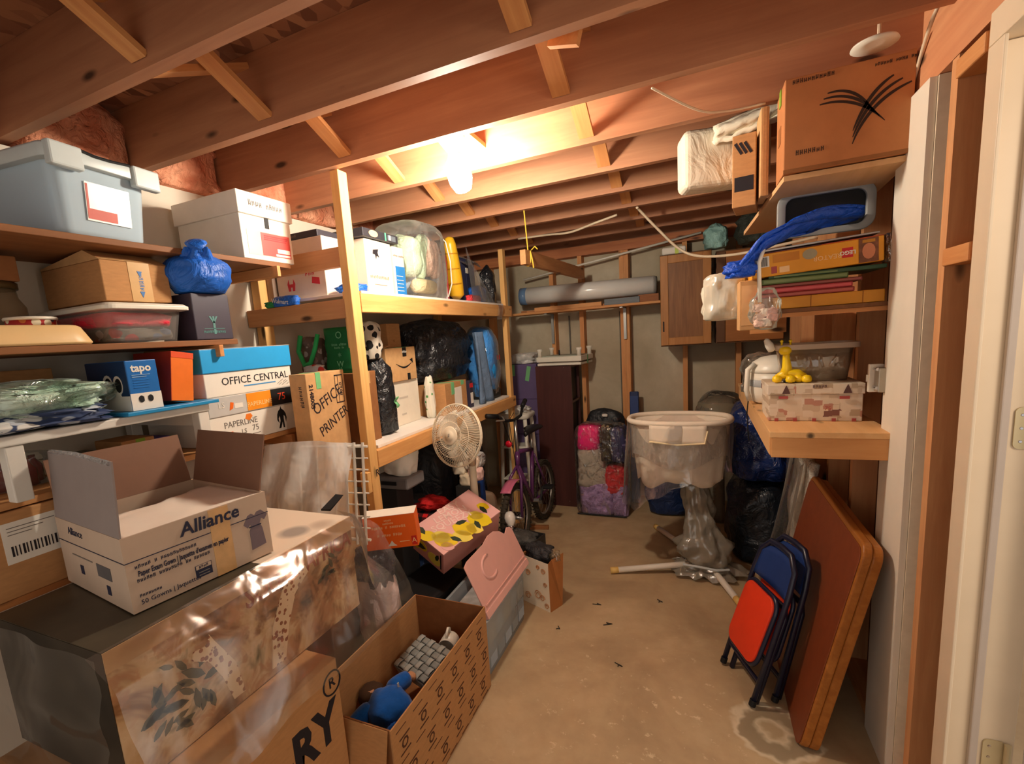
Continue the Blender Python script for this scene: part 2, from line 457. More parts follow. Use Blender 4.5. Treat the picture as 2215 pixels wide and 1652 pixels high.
# right wall: studs, sheathing behind them, one strip of drywall, beam on top
SHEATH = wood('sheathing', (134,84,48), (172,116,70), 'z', .5, knots=False)
wr = struct(B(.692, .72, 1.86, 4.62, 0, 2.36).build('wall_right', SHEATH))
STUD2 = wood('stud_wood_near', (198,138,92), (226,172,120), 'z')
s0 = B(.603, .69, 0, .038, .04, 2.22)
for i, y in enumerate((1.725, 2.06, 2.46, 2.87, 3.28, 3.69, 4.10)):
    s0.build('stud', STUD2, wr, loc=(0, y, 0))
B(.603, .69, 1.545, 1.583, .0, 2.22).build('stud', STUD2, wr)
B(.603, .69, 1.55, 4.6, 0, .039).build('sole_plate', PINE_Y, wr)
B(.603, .75, .2, 4.6, 2.222, 2.36).build('beam', wood('beam_wood', (196,130,90), (222,162,116), 'y', .6), wr)
B(.655, .70, .2, 4.6, 2.361, 2.596).build('rim_board', wood('beam_wood', (196,130,90), (222,162,116), 'y', .6), wr)
for z in (1.70, 2.16):
    B(.596, .69, 1.584, 1.724, z, z+.045).build('blocking', PINE_Y, wr, bevel=.004)
DRYE = flat('drywall_edge', (214,198,172), .85, .06, 30, .1)
B(.585, .602, 1.845, 2.075, 0, 2.22).build('drywall_strip', DRY, wr)
B(.603, .69, 1.838, 1.86, 0, 2.22).build('drywall_return', DRYE, wr)
B(.596, .603, 2.055, 2.085, .0, 2.22).build('corner_lath', PINE_Z, wr)
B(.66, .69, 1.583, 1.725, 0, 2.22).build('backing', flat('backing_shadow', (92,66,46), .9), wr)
B(.603, .72, -1.0, .64, 0, 2.36).build('near_wall_panel', DRY, wr)
# the doorway in the right wall: the far jamb faces the viewpoint
WTRIM = flat('trim_paint', (226,206,178), .45, .03, 8)
dr = struct(B(.596, .74, 1.518, 1.542, 0, 2.15).build('door_1', WTRIM, bevel=.002))
B(.648, .665, 1.504, 1.5175, 0, 2.14).build('door_stop', flat('trim_shadow_grey', (190,176,164), .5, .03), dr, bevel=.003)  # shadow at the door stop put into its greyer colour
B(.588, .5955, 1.48, 1.545, 0, 2.151).build('casing_edge', WTRIM, dr, bevel=.002)
B(.588, .76, .3, 1.545, 2.152, 2.2215).build('head_jamb', WTRIM, dr, bevel=.003)
HNG = flat('hinge_brass', (206,190,152), .35, .06, metal=.3)
for z in (1.30, .42):
    h = MB().prism(rrect(.045, .10, .012), 0, .004, Matrix.Translation((.70, 1.517, z)) @ Matrix.Rotation(PI/2, 4, 'X')).build('hinge', HNG, dr)
    for dz in (-.032, 0, .032):
        MB().lathe([(.004, 0), (.003, .0012)], 8, Matrix.Translation((.69, 1.513, z+dz)) @ Matrix.Rotation(PI/2, 4, 'X')).build('screw', CHROME, h)
    MB().tube([(.722, 1.505, z-.05), (.722, 1.505, z+.05)], .007, 10).build('knuckle', HNG, h)
B(.735, 1.3, 1.44, 1.475, .01, 2.12).build('door_leaf', flat('door_leaf_white', (200,198,196), .5, .03), dr, bevel=.003)
# ================================================================== LEFT SHELVES
def carton(name, label, cat, x0, x1, y0, y1, z0, H, mat, rz=0, bevel=.003, group=None, rot=None, body='body'):
    W, D = x1-x0, y1-y0
    t = thing(name, label, cat, ((x0+x1)/2, (y0+y1)/2, z0), rz, group, rot)
    b = B(-W/2, W/2, -D/2, D/2, 0, H).build(body, mat, t, bevel=bevel)
    return t, (W, D, H)
def top_tape(t, d, mat=TAPE, w=.05, along='y', over=.06):
    W, D, H = d
    if along == 'y':
        m = B(-w/2, w/2, -D/2-.0007, D/2+.0007, H, H+.0008)
        for s in (-1, 1): m.box(-w/2, w/2, s*(D/2+.0004)-.0004, s*(D/2+.0004)+.0004, H-over, H+.0008)
    else:
        m = B(-W/2-.0007, W/2+.0007, -w/2, w/2, H, H+.0008)
        for s in (-1, 1): m.box(s*(W/2+.0004)-.0004, s*(W/2+.0004)+.0004, -w/2, w/2, H-over, H+.0008)
    return m.build('tape', mat, t)

SHELFB = wood('shelf_board_brown', (128,82,48), (160,108,66), 'y', .6, knots=False)
def wall_shelf(label, y0, y1, z, x1=-1.672, mat=SHELFB, th=.02, ends=True):
    t = thing('wall_shelf', label, 'shelf', (0, 0, z))
    B(-2.098, x1, y0, y1, -th, 0).build('board', mat, t, bevel=.002)
    for y in (y0+.12, y1-.10):
        B(-2.098, x1+.03, y-.009, y+.009, -th-.045, -th-.001).build('bracket', PINE_X, t, bevel=.002)
    return t
wall_shelf('top brown shelf board on left wall under clear tote', .3, 1.70, 1.990)
wall_shelf('brown shelf board on left wall under red-filled tub', .3, 1.37, 1.668)
wall_shelf('light pine shelf board under the stacked paper boxes', .3, 1.655, 1.262, mat=wood('shelf_pine', (186,128,78), (214,160,104), 'y', knots=False))
wall_shelf('lowest pine shelf board at left behind the open box', .2, 1.75, 1.004, mat=wood('shelf_pine2', (176,112,64), (206,146,88), 'y'))

# clear tote with grey lid
t = thing('storage_tote', 'large clear plastic tote with grey latching lid on top shelf', 'storage tote', (-1.86, .955, 1.991), math.radians(7))
TOTE = tub('tote_clear', (216,236,248), .62, .06)
LIDG = flat('tote_lid', (196,206,206), .35, .03, spec=.5)
W, D, H = .40, .30, .205
rings = [ring(.33, .25, .03, .0), ring(.345, .262, .035, .012), ring(.385, .292, .04, H), ring(.405, .312, .045, H+.002), ring(.405, .312, .045, H+.008),
         ring(.38, .286, .04, H+.008), ring(.34, .256, .035, .014), ring(.32, .24, .03, .006)]
MB().loft(rings, True).build('tub', TOTE, t, True, bevel=.002)
lid = MB().loft([ring(.425, .335, .03, H-.012), ring(.425, .335, .03, H+.022), ring(.41, .32, .03, H+.03), ring(.36, .27, .03, H+.03), ring(.355, .265, .03, H+.022)], True).build('lid', LIDG, t, True, bevel=.002)
for y in (-.115, .125):
    B(.195, .222, y-.045, y+.045, H-.034, H+.031).build('latch', LIDG, lid, bevel=.006)
MB().tube([(.214, -.07, H+.026), (.216, -.03, H+.02), (.217, .02, H+.021), (.214, .075, H+.027)], .004, 6).build('cord', BLACK, t)
patch_m = Matrix.Translation((.1845, .0, .10)) @ Matrix.Rotation(math.radians(5.9), 4, 'Y')
MB().box(-.0008, .0012, -.06, .075, -.055, .055, patch_m).build('sheet_label', flat('tote_sheet', (226,222,214), .3, .05, spec=.7), t)
MB().box(.0013, .002, -.058, -.052, -.05, .05, patch_m).build('red_edge', flat('tote_red', (200,90,76), .5), t)
MB().box(.0013, .002, -.052, .03, -.05, -.02, patch_m).build('red_edge', flat('tote_red', (200,90,76), .5), t)
blob(.31, .235, .17, 4, lump=.08, e1=.4, e2=.5).build('contents', bagmat('tote_cloth', (206,224,238), .8, 12), t, True, loc=(0, 0, .016))

# white paper-records box with lifted lid
t = thing('file_box', 'white lidded file box with red printed label on top shelf', 'file box', (-1.86, 1.595, 1.991))
d = (.385, .275, .262)
B(-.185, .185, -.133, .133, 0, .19).build('body', WPAPER, t, bevel=.003)
lid = B(-.196, .196, -.142, .142, .175, .262).build('lid', flat('file_lid', (240,234,222), .7, .03), t, bevel=.003)
text(lid, 'KIDS TAXES', .034, (.392, .284, .262), '+x', .50, .84, GREYINK, align='CENTER')
dd = (.37, .266, .19)
patch(t, 'label_panel', dd, '+x', .10, .95, .10, .62, flat('label_pink', (236,190,176), .4, .1, 8), label='pale label sheet')
patch(t, 'label_panel', dd, '+x', .36, .94, .11, .60, flat('label_red', (214,74,68), .4, .06, 8), .002, label='red half of the label')
for i, (u0, u1, v) in enumerate(((.42,.9,.53),(.42,.88,.49),(.42,.86,.45))):
    patch(t, 'print_line', dd, '+x', u0, u1, v, v+.02, flat('label_red_dk', (176,44,46), .5), .003)
patch(t, 'sticker', dd, '+x', .66, .92, .20, .29, WPAPER, .003); patch(t, 'sticker', dd, '+x', .62, .92, .125, .17, WPAPER, .003)
patch(t, 'hand_slot', dd, '+x', .47, .55, .70, .92, BLACK, .002)

# cardboard box with bevelled open flap, with tape
t, d = carton('cardboard_box', 'brown cardboard box with pale tape standing on pink-filled tub', 'box', -2.06, -1.72, .95, 1.165, 1.805, .128, CARD)
MB().hexa([(-.17,-.107,.1285),(.17,-.107,.1285),(.17,.107,.1285),(-.17,.107,.1285)], [(-.17,-.107,.135),(.09,-.107,.165),(.09,.107,.165),(-.17,.107,.135)]).build('flap', CARD2, t)
patch(t, 'tape', d, '+x', .38, .70, 0, 1, TAPE)
for v in (.70, .18):
    poly(t, 'tape_print', d, '+x', .54, v, [(-.008,.01),(.008,.01),(0,-.01)], flat('tape_blue', (70,120,180), .5), .0022)
text(t, 'ascent', .022, d, '+x', .545, .45, flat('tape_blue', (70,120,180), .5), ang=-PI/2, align='CENTER', lift=.0016)

# tub with red clothes
t = thing('plastic_tub', 'clear shallow tub of red and grey clothes with white lid', 'storage tub', (-1.86, 1.045, 1.669))
W, D, H = .37, .255, .105
MB().loft([ring(.33,.22,.03,0), ring(.37,.25,.035,H), ring(.355,.238,.03,H), ring(.32,.21,.028,.006)], True).build('tub', tub('tub_clear', (225,220,214), .12, .08), t, True, bevel=.002)
MB().loft([ring(.42,.28,.03,H), ring(.42,.28,.03,H+.012), ring(.40,.26,.03,H+.02)], True).build('lid', WPLAS, t, bevel=.002)
blob(.31, .2, .045, 2, lump=.15, e1=.35, e2=.4).build('clothes', spots('grey_clothes', (120,118,110), [(190,60,60),(90,110,140),(200,198,190),(60,80,70)], 22, (.4,.45)), t, True, loc=(0,0,.007))
blob(.33, .225, .05, 5, lump=.15, e1=.35, e2=.4).build('clothes', bagmat('red_clothes', (226,40,66), .8, 14, .5), t, True, loc=(0,0,.052))

# blue drawstring bag on dark gift box
t = thing('drawstring_bag', 'bright blue gathered cloth bag on small dark box', 'bag', (-1.715, 1.275, 1.838))
BLUEC = bagmat('blue_nylon', (30,98,196), .45, 9, .8, .4)
blob(.20, .235, .145, 11, lump=.07, e1=.8, e2=.95).build('sack', BLUEC, t, True)
MB().grid(lambda u, v: ((.088-.058*v**.7+.012*math.sin(u*2*PI*6)*v)*math.cos(2*PI*u)+.072*v, (.10-.068*v**.7+.012*math.sin(u*2*PI*6)*v)*math.sin(2*PI*u)-.04*v, .085+.07*v), 56, 8, True).build('gathered_neck', BLUEC, t, True)
MB().lathe([(.026,.0),(.024,.008),(.036,.024),(.020,.028)], 14, Matrix.Translation((.072,-.04,.150)) @ Matrix.Rotation(.5, 4, 'Y') @ Matrix.Rotation(.4, 4, 'X')).build('gather', BLUEC, t, True)
MB().tube([(.10,-.04,.152),(.072,-.012,.155),(.045,-.04,.157),(.072,-.068,.155)], .005, 6, True).build('cord', flat('cord_navy', (30,50,110), .6), t)
t, d = carton('gift_box', 'small dark grey gift box with teal emblem on shelf', 'box', -1.86, -1.67, 1.20, 1.352, 1.669, .168, flat('dark_box', (64,58,72), .4, .05, spec=.5))
TEAL = flat('teal_ink', (92,140,136), .5)
for a in (-.5, 0, .5):
    poly(t, 'emblem', d, '+x', .5, .36, [(-.003,0),(.003,0),(.004+.028*a,.025),(-.004+.028*a,.025)], TEAL)
patch(t, 'emblem', d, '+x', .47, .53, .12, .36, TEAL)
text(t, 'CROWN HOUSE', .016, d, '+x', .5, .17, TEAL, align='CENTER')
patch(t, 'emblem_line', d, '+x', .22, .78, .235, .245, TEAL)

# cream tray with round tin, glass jar and box at the left edge
t = thing('cream_tray', 'shallow cream oblong tray at front of left shelf', 'tray', (-1.785, .685, 1.669))
CREAM = flat('cream_plastic', (232,196,140), .4, .03)
MB().loft([ring(.22,.40,.06,0), ring(.235,.415,.07,.006), ring(.205,.37,.06,.052), ring(.19,.35,.055,.058)], True).build('tray_shell', CREAM, t, True, bevel=.002)
t = thing('biscuit_tin', 'round white-lidded tin resting in the cream tray', 'tin', (-1.84, .80, 1.728))
MB().lathe([(.056,0),(.058,.002),(.058,.022)], 28).build('tin_body', spots('tin_band', (170,40,40), [(230,220,190),(60,50,60),(210,120,60)], 40, (.42,.46)), t, True)
MB().lathe([(.062,.022),(.063,.028),(.061,.031),(.01,.032)], 28).build('lid', WPLAS, t, True)
t = thing('glass_jar', 'big dim glass jar at the left edge of shelf', 'jar', (-1.99, .765, 1.669))
MB().lathe([(.082,0),(.09,.01),(.09,.13),(.075,.16),(.072,.185)], 28).build('jar_body', tub('jar_glass', (160,142,112), .45, .1), t, True)
MB().lathe([(.076,.1855),(.079,.187),(.079,.205),(.074,.207)], 28).build('lid', flat('jar_lid', (96,80,50), .35, metal=.4), t, True)
t, d = carton('cardboard_box', 'small cardboard box standing on the glass jar lid', 'box', -2.06, -1.92, .66, .83, 1.877, .075, CARD3)
patch(t, 'tape', d, '+x', .42, .56, 0, 1, TAPE)

# back row on the white stand: cardboard box behind bagged clothes
t, d = carton('cardboard_box', 'shadowed cardboard box at back left below cream tray', 'box', -2.09, -1.96, .60, .88, 1.4415, .165, CARD)
patch(t, 'tape', d, '+x', .0, .62, .38, .58, CARD2, ang=.08); patch(t, 'label_sheet', d, '+x', .45, .78, .45, .72, CARD2, .002)

# low white stand carrying the blue board
WST = flat('white_stand', (226,222,212), .45, .03)
t = thing('low_stand', 'low white painted stand on legs on the pine shelf', 'stand', (-1.85, .83, 1.263))
B(-.235, .23, -.30, .338, .150, .176).build('stand_top', WST, t, bevel=.004)
for sx in (-.20, .205):
    for sy in (-.215, .315):
        B(sx-.02, sx+.02, sy-.02, sy+.02, 0, .149).build('leg', WST, t, bevel=.003)
B(-.179, .184, .308, .322, .10, .149).build('apron', WST, t)
BLUEB = flat('cyan_board', (30,142,200), .4, .04, spec=.5)
tag(B(-2.06, -1.60, .885, 1.195, 1.440, 1.452).build('blue_board', BLUEB, bevel=.002), 'bright blue thin board under the boxes on white stand', 'board')

# tapo camera box
TB = flat('tapo_blue', (24,108,186), .35, .05, 3, spec=.5)
TD = flat('tapo_navy', (18,52,92), .35, .08, 4, spec=.5)
t, d = carton('camera_box', 'blue and white security camera box on blue board', 'box', -1.84, -1.625, .915, 1.010, 1.453, .158, TB)
patch(t, 'side_panel', d, '-y', .01, .99, .30, .99, TD, label='dark blue side')
patch(t, 'lower_band', d, '-y', .01, .99, .0, .30, WPAPER); patch(t, 'lower_band', d, '+x', .0, 1, .0, .34, WPAPER, label='white lower band')
text(t, 'tapo', .034, d, '+x', .47, .84, WPAPER, align='CENTER', bold=.001)
for v, u1 in ((.70,.72),(.66,.60)): patch(t, 'print_line', d, '+x', .14, u1, v, v+.012, flat('tapo_pale', (150,190,225), .5), .002)
for v in (.60,.55,.50,.45): patch(t, 'print_line', d, '+x', .16, .66, v, v+.01, flat('tapo_mid', (40,128,205), .5), .002)
for u in (.32, .62):
    poly(t, 'camera_picture', d, '+x', u, .22, [(.008*math.cos(a*PI/8), .011*math.sin(a*PI/8)) for a in range(16)], BLACK, .003)
    patch(t, 'camera_picture', d, '+x', u-.08 if u > .5 else u+.02, u if u > .5 else u+.09, .17, .27, GREYINK, .0022)
for u, k in ((.52, 1), (.76, .9)):
    poly(t, 'camera_picture', d, '-y', u, .52, [(.026*k*math.cos(a*PI/8), .034*k*math.sin(a*PI/8)) for a in range(16)], WPAPER, .0024)
    poly(t, 'camera_picture', d, '-y', u+.02, .52, [(.018*k*math.cos(a*PI/8), .025*k*math.sin(a*PI/8)) for a in range(16)], BLACK, .0032)
poly(t, 'camera_picture', d, '-y', .66, .30, [(-.03,0),(.03,0),(.02,.035),(-.02,.035)], WPAPER, .0026)
# orange box leaning
t = thing('orange_box', 'slim orange box leaning beside the blue camera box', 'box', (-1.745, 1.090, 1.46), rot=(math.radians(-9), 0, math.radians(3)))
d = (.19, .082, .17)
B(-.095, .095, -.041, .041, 0, .17).build('body', flat('box_orange', (240,120,38), .45), t, bevel=.002)
patch(t, 'side_panel', d, '-y', 0, 1, 0, 1, flat('box_darkred', (168,50,30), .5)); patch(t, 'top_edge', d, '+x', 0, 1, .88, 1, flat('box_orange2', (228,84,40), .5))

# green cloth in clear bags on the stand
t = thing('bagged_linen', 'clear bag of folded pale green linen on white stand', 'bag', (-1.775, .695, 1.4425))
blob(.30, .37, .095, 21, lump=.30, freq=3.2, e1=.6, e2=.7).build('linen', bagmat('mint_cloth', (170,214,186), .8, 12, 1.0, .2, (222,238,222)), t, True, loc=(0,0,.03))
blob(.34, .40, .05, 22, lump=.3, e1=.6, e2=.6).build('linen', spots('navy_white', (60,74,110), [(220,220,216),(40,56,96),(190,196,206)], 18, (.45,.5)), t, True)
blob(.315, .385, .128, 21, lump=.30, freq=3.2, e1=.6, e2=.7).build('clear_bag', film('linen_film', (225,238,230), .03, .15, 12, .5, .6, .12), t, True)
# under the stand
t, d = carton('cardboard_box', 'small cardboard box with green tape under the white stand', 'box', -1.97, -1.81, .962, 1.073, 1.263, .075, CARD)
patch(t, 'tape', d, '+x', .42, .7, .55, 1, flat('lime_tape', (140,180,60), .5))
t, d = carton('purple_box', 'purple box with silver catches under the white stand', 'box', -2.0, -1.82, 1.08, 1.135, 1.263, .062, flat('purple', (92,66,140), .5))
for u in (.2, .75): patch(t, 'catch', d, '+x', u-.12, u+.12, .78, .96, CHROME, .004)
t, d = carton('flat_box', 'flat grey-beige box under the white stand', 'box', -1.98, -1.74, .80, .935, 1.263, .05, flat('beige_box', (176,160,128), .7))
patch(t, 'top_sheet', d, 'topy', 0, 1, 0, 1, flat('grey_sheet', (120,118,100), .7))
t = thing('bagged_bottles', 'clear bag of red drinks bottles under white stand', 'bag', (-1.86, .685, 1.263))
for i in range(5):
    MB().lathe([(.022,0),(.022,.05),(.009,.07),(.009,.082)], 12, Matrix.Translation((-.03+.05*(i % 2), -.075+.035*i, 0))).build('bottle', tub('red_bottle', (150,50,56), .75), t, True)
blob(.15, .22, .10, 31, lump=.2).build('clear_bag', film('bag_film', (225,238,230), .08), t, True)

# three paper boxes in a stack
t, d = carton('paper_box', 'white copy-paper box with bright blue lid, top of stack', 'box', -2.03, -1.672, 1.20, 1.618, 1.4515, .075, WPAPER, body='body')
dd = (.37, .428, .181)
B(-.185, .185, -.214, .214, .092, .181).build('lid', flat('lid_blue', (44,164,232), .45, .04), t, bevel=.003)
B(-.186, .186, -.215, .215, .1815, .183).build('lid_top', flat('lid_grey', (216,216,210), .6), t)
text(t, 'OFFICE CENTRAL', .042, (.358, .418, .09), '+x', .56, .60, INK, align='CENTER')
t.children[0].scale = (1, 1, 1.22)
for u0, u1, v in ((.40,.78,.30),): patch(t, 'print_line', (.358,.418,.09), '+x', u0, u1, v, v+.05, flat('sky_ink', (70,150,210), .6))
for k in range(7):
    a = random.random(); patch(t, 'scribble', (.358,.418,.09), '+x', .80+.02*k, .84+.02*k, .15+.3*a, .165+.3*a, GREYINK, ang=.5)
t, d = carton('paper_box', 'grey, orange and black printed paper box lid, middle of stack', 'box', -2.04, -1.668, 1.195, 1.612, 1.3758, .075, flat('pl_grey', (196,194,190), .6), bevel=.003)
patch(t, 'orange_panel', d, '+x', .41, .70, .05, .97, flat('pl_orange', (244,150,34), .5)); patch(t, 'black_panel', d, '+x', .70, .97, .05, .99, BLACK)
text(t, '75', .044, d, '+x', .835, .5, flat('ink_red', (230,80,50), .5), align='CENTER', lift=.0016)
text(t, 'PAPERLINE', .026, d, '+x', .555, .36, flat('ink_cream', (250,214,150), .5), align='CENTER', lift=.0016)
text(t, 'LS', .03, d, '+x', .10, .55, WPAPER, lift=.001); patch(t, 'sticker', d, '+x', .27, .36, .3, .55, WPAPER)
poly(t, 'leaf_mark', d, '+x', .24, .45, [(-.012,-.016),(.004,-.01),(.01,.012),(-.004,.016)], ORANGE)
t, d = carton('paper_box', 'white printed paper box with black figure, bottom of stack', 'box', -2.03, -1.672, 1.185, 1.61, 1.263, .112, WPAPER)
text(t, 'PAPERLINE', .034, d, '+x', .34, .66, GREYINK, align='CENTER', stretch=.95)
text(t, 'LS', .026, d, '+x', .33, .34, GREYINK); text(t, '75', .034, d, '+x', .45, .38, GREYINK)
patch(t, 'orange_mark', d, '+x', .13, .18, .28, .42, ORANGE); patch(t, 'orange_mark', d, '+x', .185, .24, .28, .42, ORANGE)
patch(t, 'print_line', d, '+x', .45, .54, .17, .19, GREYINK); text(t, 'LL-24', .014, d, '+x', .14, .16, GREYINK)
poly(t, 'leaf_mark', d, '+x', .43, .86, [(-.018,-.01),(0,-.02),(.018,-.004),(.01,.008),(-.01,.008)], flat('leaf_or', (244,130,40), .5))
fig = [(-.006,.06),(-.001,.075),(.003,.06),(.018,.05),(.03,.03),(.034,.005),(.026,-.02),(.024,.012),(.014,.022),(.012,0),(.014,-.05),(.004,-.05),(.002,-.014),(-.014,-.05),(-.028,-.05),(-.012,-.008),(-.012,.022),(-.024,.008),(-.022,-.022),(-.034,0),(-.03,.03),(-.02,.05)]
poly(t, 'figure_print', d, '+x', .82, .46, fig, BLACK, scale=.76)

# taped box at the far left bottom
t, d = carton('cardboard_box', 'cardboard box with shipping label at lower left shelf', 'box', -2.05, -1.665, .40, .73, 1.006, .232, CARD)
patch(t, 'shipping_label', d, '+x', .50, .97, .40, .88, WPAPER)
for k, v in enumerate((.81,.77,.73)): patch(t, 'print_line', d, '+x', .535, .85-.08*k, v, v+.008, GREYINK, .002)
for k in range(16): patch(t, 'barcode_bar', d, '+x', .54+.024*k, .548+.024*k+.006*(k % 3 == 0), .48, .60, INK, .002)
# ---- bulb
t = thing('ceiling_lamp', 'bare glowing bulb in a white ceiling lampholder', 'lamp', (-.93, 1.92, 2.41))
def bulbmat():
    n = NT('bulb_glow'); e = n.n('ShaderNodeEmission'); e.inputs[0].default_value = BULB_COLOR+(1,); e.inputs[1].default_value = BULB_STRENGTH
    n.l(e.outputs[0], n.out.inputs['Surface']); return n.m
MB().lathe([(.055,.03),(.055,.0),(.03,-.03),(.022,-.04)], 20).build('lampholder', WPLAS, t, True)
B(-.06,.06,-.143,.2225,.031,.05).build('mount_board', PINE_Y, t)
bm_ = Matrix.Translation((.0, 0, -.04)) @ Matrix.Rotation(math.radians(-14), 4, 'Y')
MB().lathe([(.018,.0),(.022,-.015),(.042,-.045),(.050,-.085),(.048,-.125),(.034,-.16),(.006,-.172)], 20, bm_).build('bulb', bulbmat(), t, True)
# ================================================================== TIMBER RACK AND ITS LOAD
rack = thing('storage_rack', 'pine timber storage rack with white shelf boards against left wall', 'rack', (0, 0, 0))
RP = wood('rack_post', (222,166,98), (242,196,128), 'z')
RY = wood('rack_beam', (212,150,88), (236,184,118), 'y')
RX = wood('rack_rail', (186,128,82), (214,160,110), 'x')
B(-1.452, -1.408, 1.768, 1.828, 0, 2.358).build('post', RP, rack, bevel=.003)
B(-1.458, -1.420, 3.69, 3.75, 0, 2.285).build('post', RP, rack, bevel=.003)
for y in (1.832, 3.67): B(-2.085, -2.03, y, y+.06, 0, 2.2).build('post', RP, rack, bevel=.003)
for z0, z1 in ((1.757, 1.843), (1.022, 1.106)):
    B(-1.442, -1.404, 1.829, 3.755, z0, z1).build('beam', RY, rack, bevel=.003)
for y in (1.792,):
    for z0, z1 in ((1.965, 2.05), (1.737, 1.822), (.93, 1.015)):
        B(-2.095, -1.4525, y, y+.038, z0, z1).build('rail', RX, rack, bevel=.003)
B(-1.51, -1.4535, 1.831, 1.87, 1.60, 1.86).build('cleat', RP, rack, bevel=.003)
B(-1.4525, -1.41, 1.74, 1.7675, .92, 1.02).build('block', RP, rack, bevel=.003)
B(-2.09, -1.404, 3.756, 3.79, 1.757, 1.843).build('rail', RX, rack, bevel=.003)
for z in (1.844, 1.107):
    B(-2.0295, -1.43, 1.871, 3.66, z, z+.015).build('shelf_board', WHITEB, rack, bevel=.001)
US, LS = 1.8595, 1.1225
text(rack, 'R', .05, None, None, 0, 0, INK, m=Matrix.Translation((-1.4075, 1.80, 1.0)) @ Matrix(((0,0,1,0),(1,0,0,0),(0,1,0,0),(0,0,0,1))))

# red-marked removal box and dark box on it
t, d = carton('moving_box', 'white moving box with red arrow and hands marks on upper rack shelf', 'box', -1.975, -1.655, 1.90, 2.06, US, .285, flat('moving_white', (222,206,192), .7, .05))
REDP = flat('red_print', (206,56,70), .6)
patch(t, 'red_band', d, '-y', .02, .98, .48, .495, REDP)
for u in (.26, .33): poly(t, 'arrow_mark', d, '-y', u, .78, [(-.005,-.02),(.005,-.02),(.005,.008),(.012,.008),(0,.026),(-.012,.008),(-.005,.008)], REDP)
patch(t, 'arrow_mark', d, '-y', .20, .39, .68, .70, REDP)
hand = [(-.02,-.03),(-.006,-.03),(-.006,-.012),(.006,-.012),(.006,-.03),(.02,-.03),(.026,.004),(.016,.028),(.012,.004),(-.012,.004),(-.016,.028),(-.026,.004)]
poly(t, 'hands_mark', d, '-y', .30, .26, hand, REDP); poly(t, 'hands_mark', d, '-y', .80, .28, [(-.025,-.01),(.025,-.02),(.025,.012),(-.02,.02)], REDP)
text(t, 'THE', .04, d, '-y', .70, .42, REDP, align='CENTER')
t, d = carton('flat_dark_box', 'flat dark grey carton lying on the red-marked moving box', 'box', -1.99, -1.68, 1.905, 2.05, US+.287, .032, flat('charcoal', (58,56,64), .5))
text(t, 'canon', .02, d, '-y', .4, .5, GREYINK)
t, d = carton('cardboard_box', 'grey-brown plain box behind the rack rail', 'box', -2.026, -1.985, 1.88, 2.06, US, .25, flat('taupe_box', (150,128,112), .8))

# white boxes with text and blue panel, dark box on top
WARM = flat('warm_white', (226,214,196), .6, .03)
t, d = carton('white_carton', 'white carton with black bird mark beside rack post', 'box', -1.87, -1.545, 2.085, 2.315, US, .285, WARM)
bird = [(-.02,.03),(.02,.036),(.012,.02),(.022,.0),(.004,.006),(-.002,-.01),(-.008,.01),(-.024,.012)]
poly(t, 'bird_mark', d, '+x', .40, .70, bird, INK, scale=1.2); patch(t, 'sticker', d, '+x', .28, .58, .48, .60, flat('pale_grey', (200,196,188), .6))
text(t, 'LEATHERWORKS', .027, d, '+x', .47, .34, flat('brown_ink', (190,120,100), .6), align='CENTER')
patch(t, 'print_line', d, '+x', .25, .72, .2, .212, flat('brown_ink', (190,120,100), .6))
t, d = carton('white_carton', 'white and blue printer carton next to clear bedding bag', 'box', -1.85, -1.535, 2.322, 2.425, US, .275, WARM)
patch(t, 'blue_panel', d, '+x', .1, .99, .0, .62, flat('panel_blue', (36,118,188), .45, .12, 6))
for v in (.42,.34,.27,.2,.13): patch(t, 'print_line', d, '+x', .15, .75, v, v+.012, WARM, .002)
text(t, 'Sharp Inkjet', .017, d, '+x', .5, .82, GREYINK, align='CENTER')
t, d = carton('flat_dark_box', 'flat black and green gadget box on the white cartons', 'box', -1.82, -1.52, 2.05, 2.36, 2.1465, .042, flat('gadget_dark', (52,52,58), .45))
poly(t, 'picture', d, '+x', .28, .5, [(.038*math.cos(a*PI/10), .017*math.sin(a*PI/10)) for a in range(20)], flat('peach', (244,196,140), .5))
patch(t, 'green_stripe', d, '+x', .60, .64, 0, 1, flat('jade', (90,170,140), .5)); patch(t, 'picture', d, '+x', .68, .92, .15, .8, flat('slate', (96,104,112), .5))
patch(t, 'picture', d, '+x', .71, .77, .2, .8, WARM, .002)

# clear zip bag of baby bedding
t = thing('bedding_bag', 'clear zip bag stuffed with pastel baby bedding on upper shelf', 'bag', (-1.62, 2.652, US+.004))
def roll(p0, p1, r, mat, seed):
    n = 10; pts = []; rr = []
    for i in range(n+1):
        s = i/n; p = Vector(p0).lerp(Vector(p1), s); q = p*9+Vector((seed,)*3)
        pts.append(p+Vector((noise.noise(q), noise.noise(q+Vector((5,0,0))), 0))*.015); rr.append(r*(1+.25*noise.noise(q*1.4))*(.6 if i in (0, n) else 1))
    return MB().tube(pts, rr, 12).build('bedding', mat, t, True)
MINT = bagmat('mint_fleece', (196,222,190), .9, 26, .6, .1); PEACH = bagmat('peach_fleece', (238,200,184), .9, 26, .6, .1)
SKY = bagmat('sky_fleece', (180,194,214), .9, 22, .6, .1); BUTTER = bagmat('butter_fleece', (222,204,160), .9, 26, .6, .1)
roll((.02,-.10,.13), (.02,-.09,.36), .09, MINT, 1); roll((.06,-.03,.12), (.06,.02,.38), .05, MINT, 2)
roll((.09,.05,.14), (.08,.04,.37), .042, PEACH, 3); roll((.10,.10,.13), (.09,.10,.36), .038, PEACH, 4)
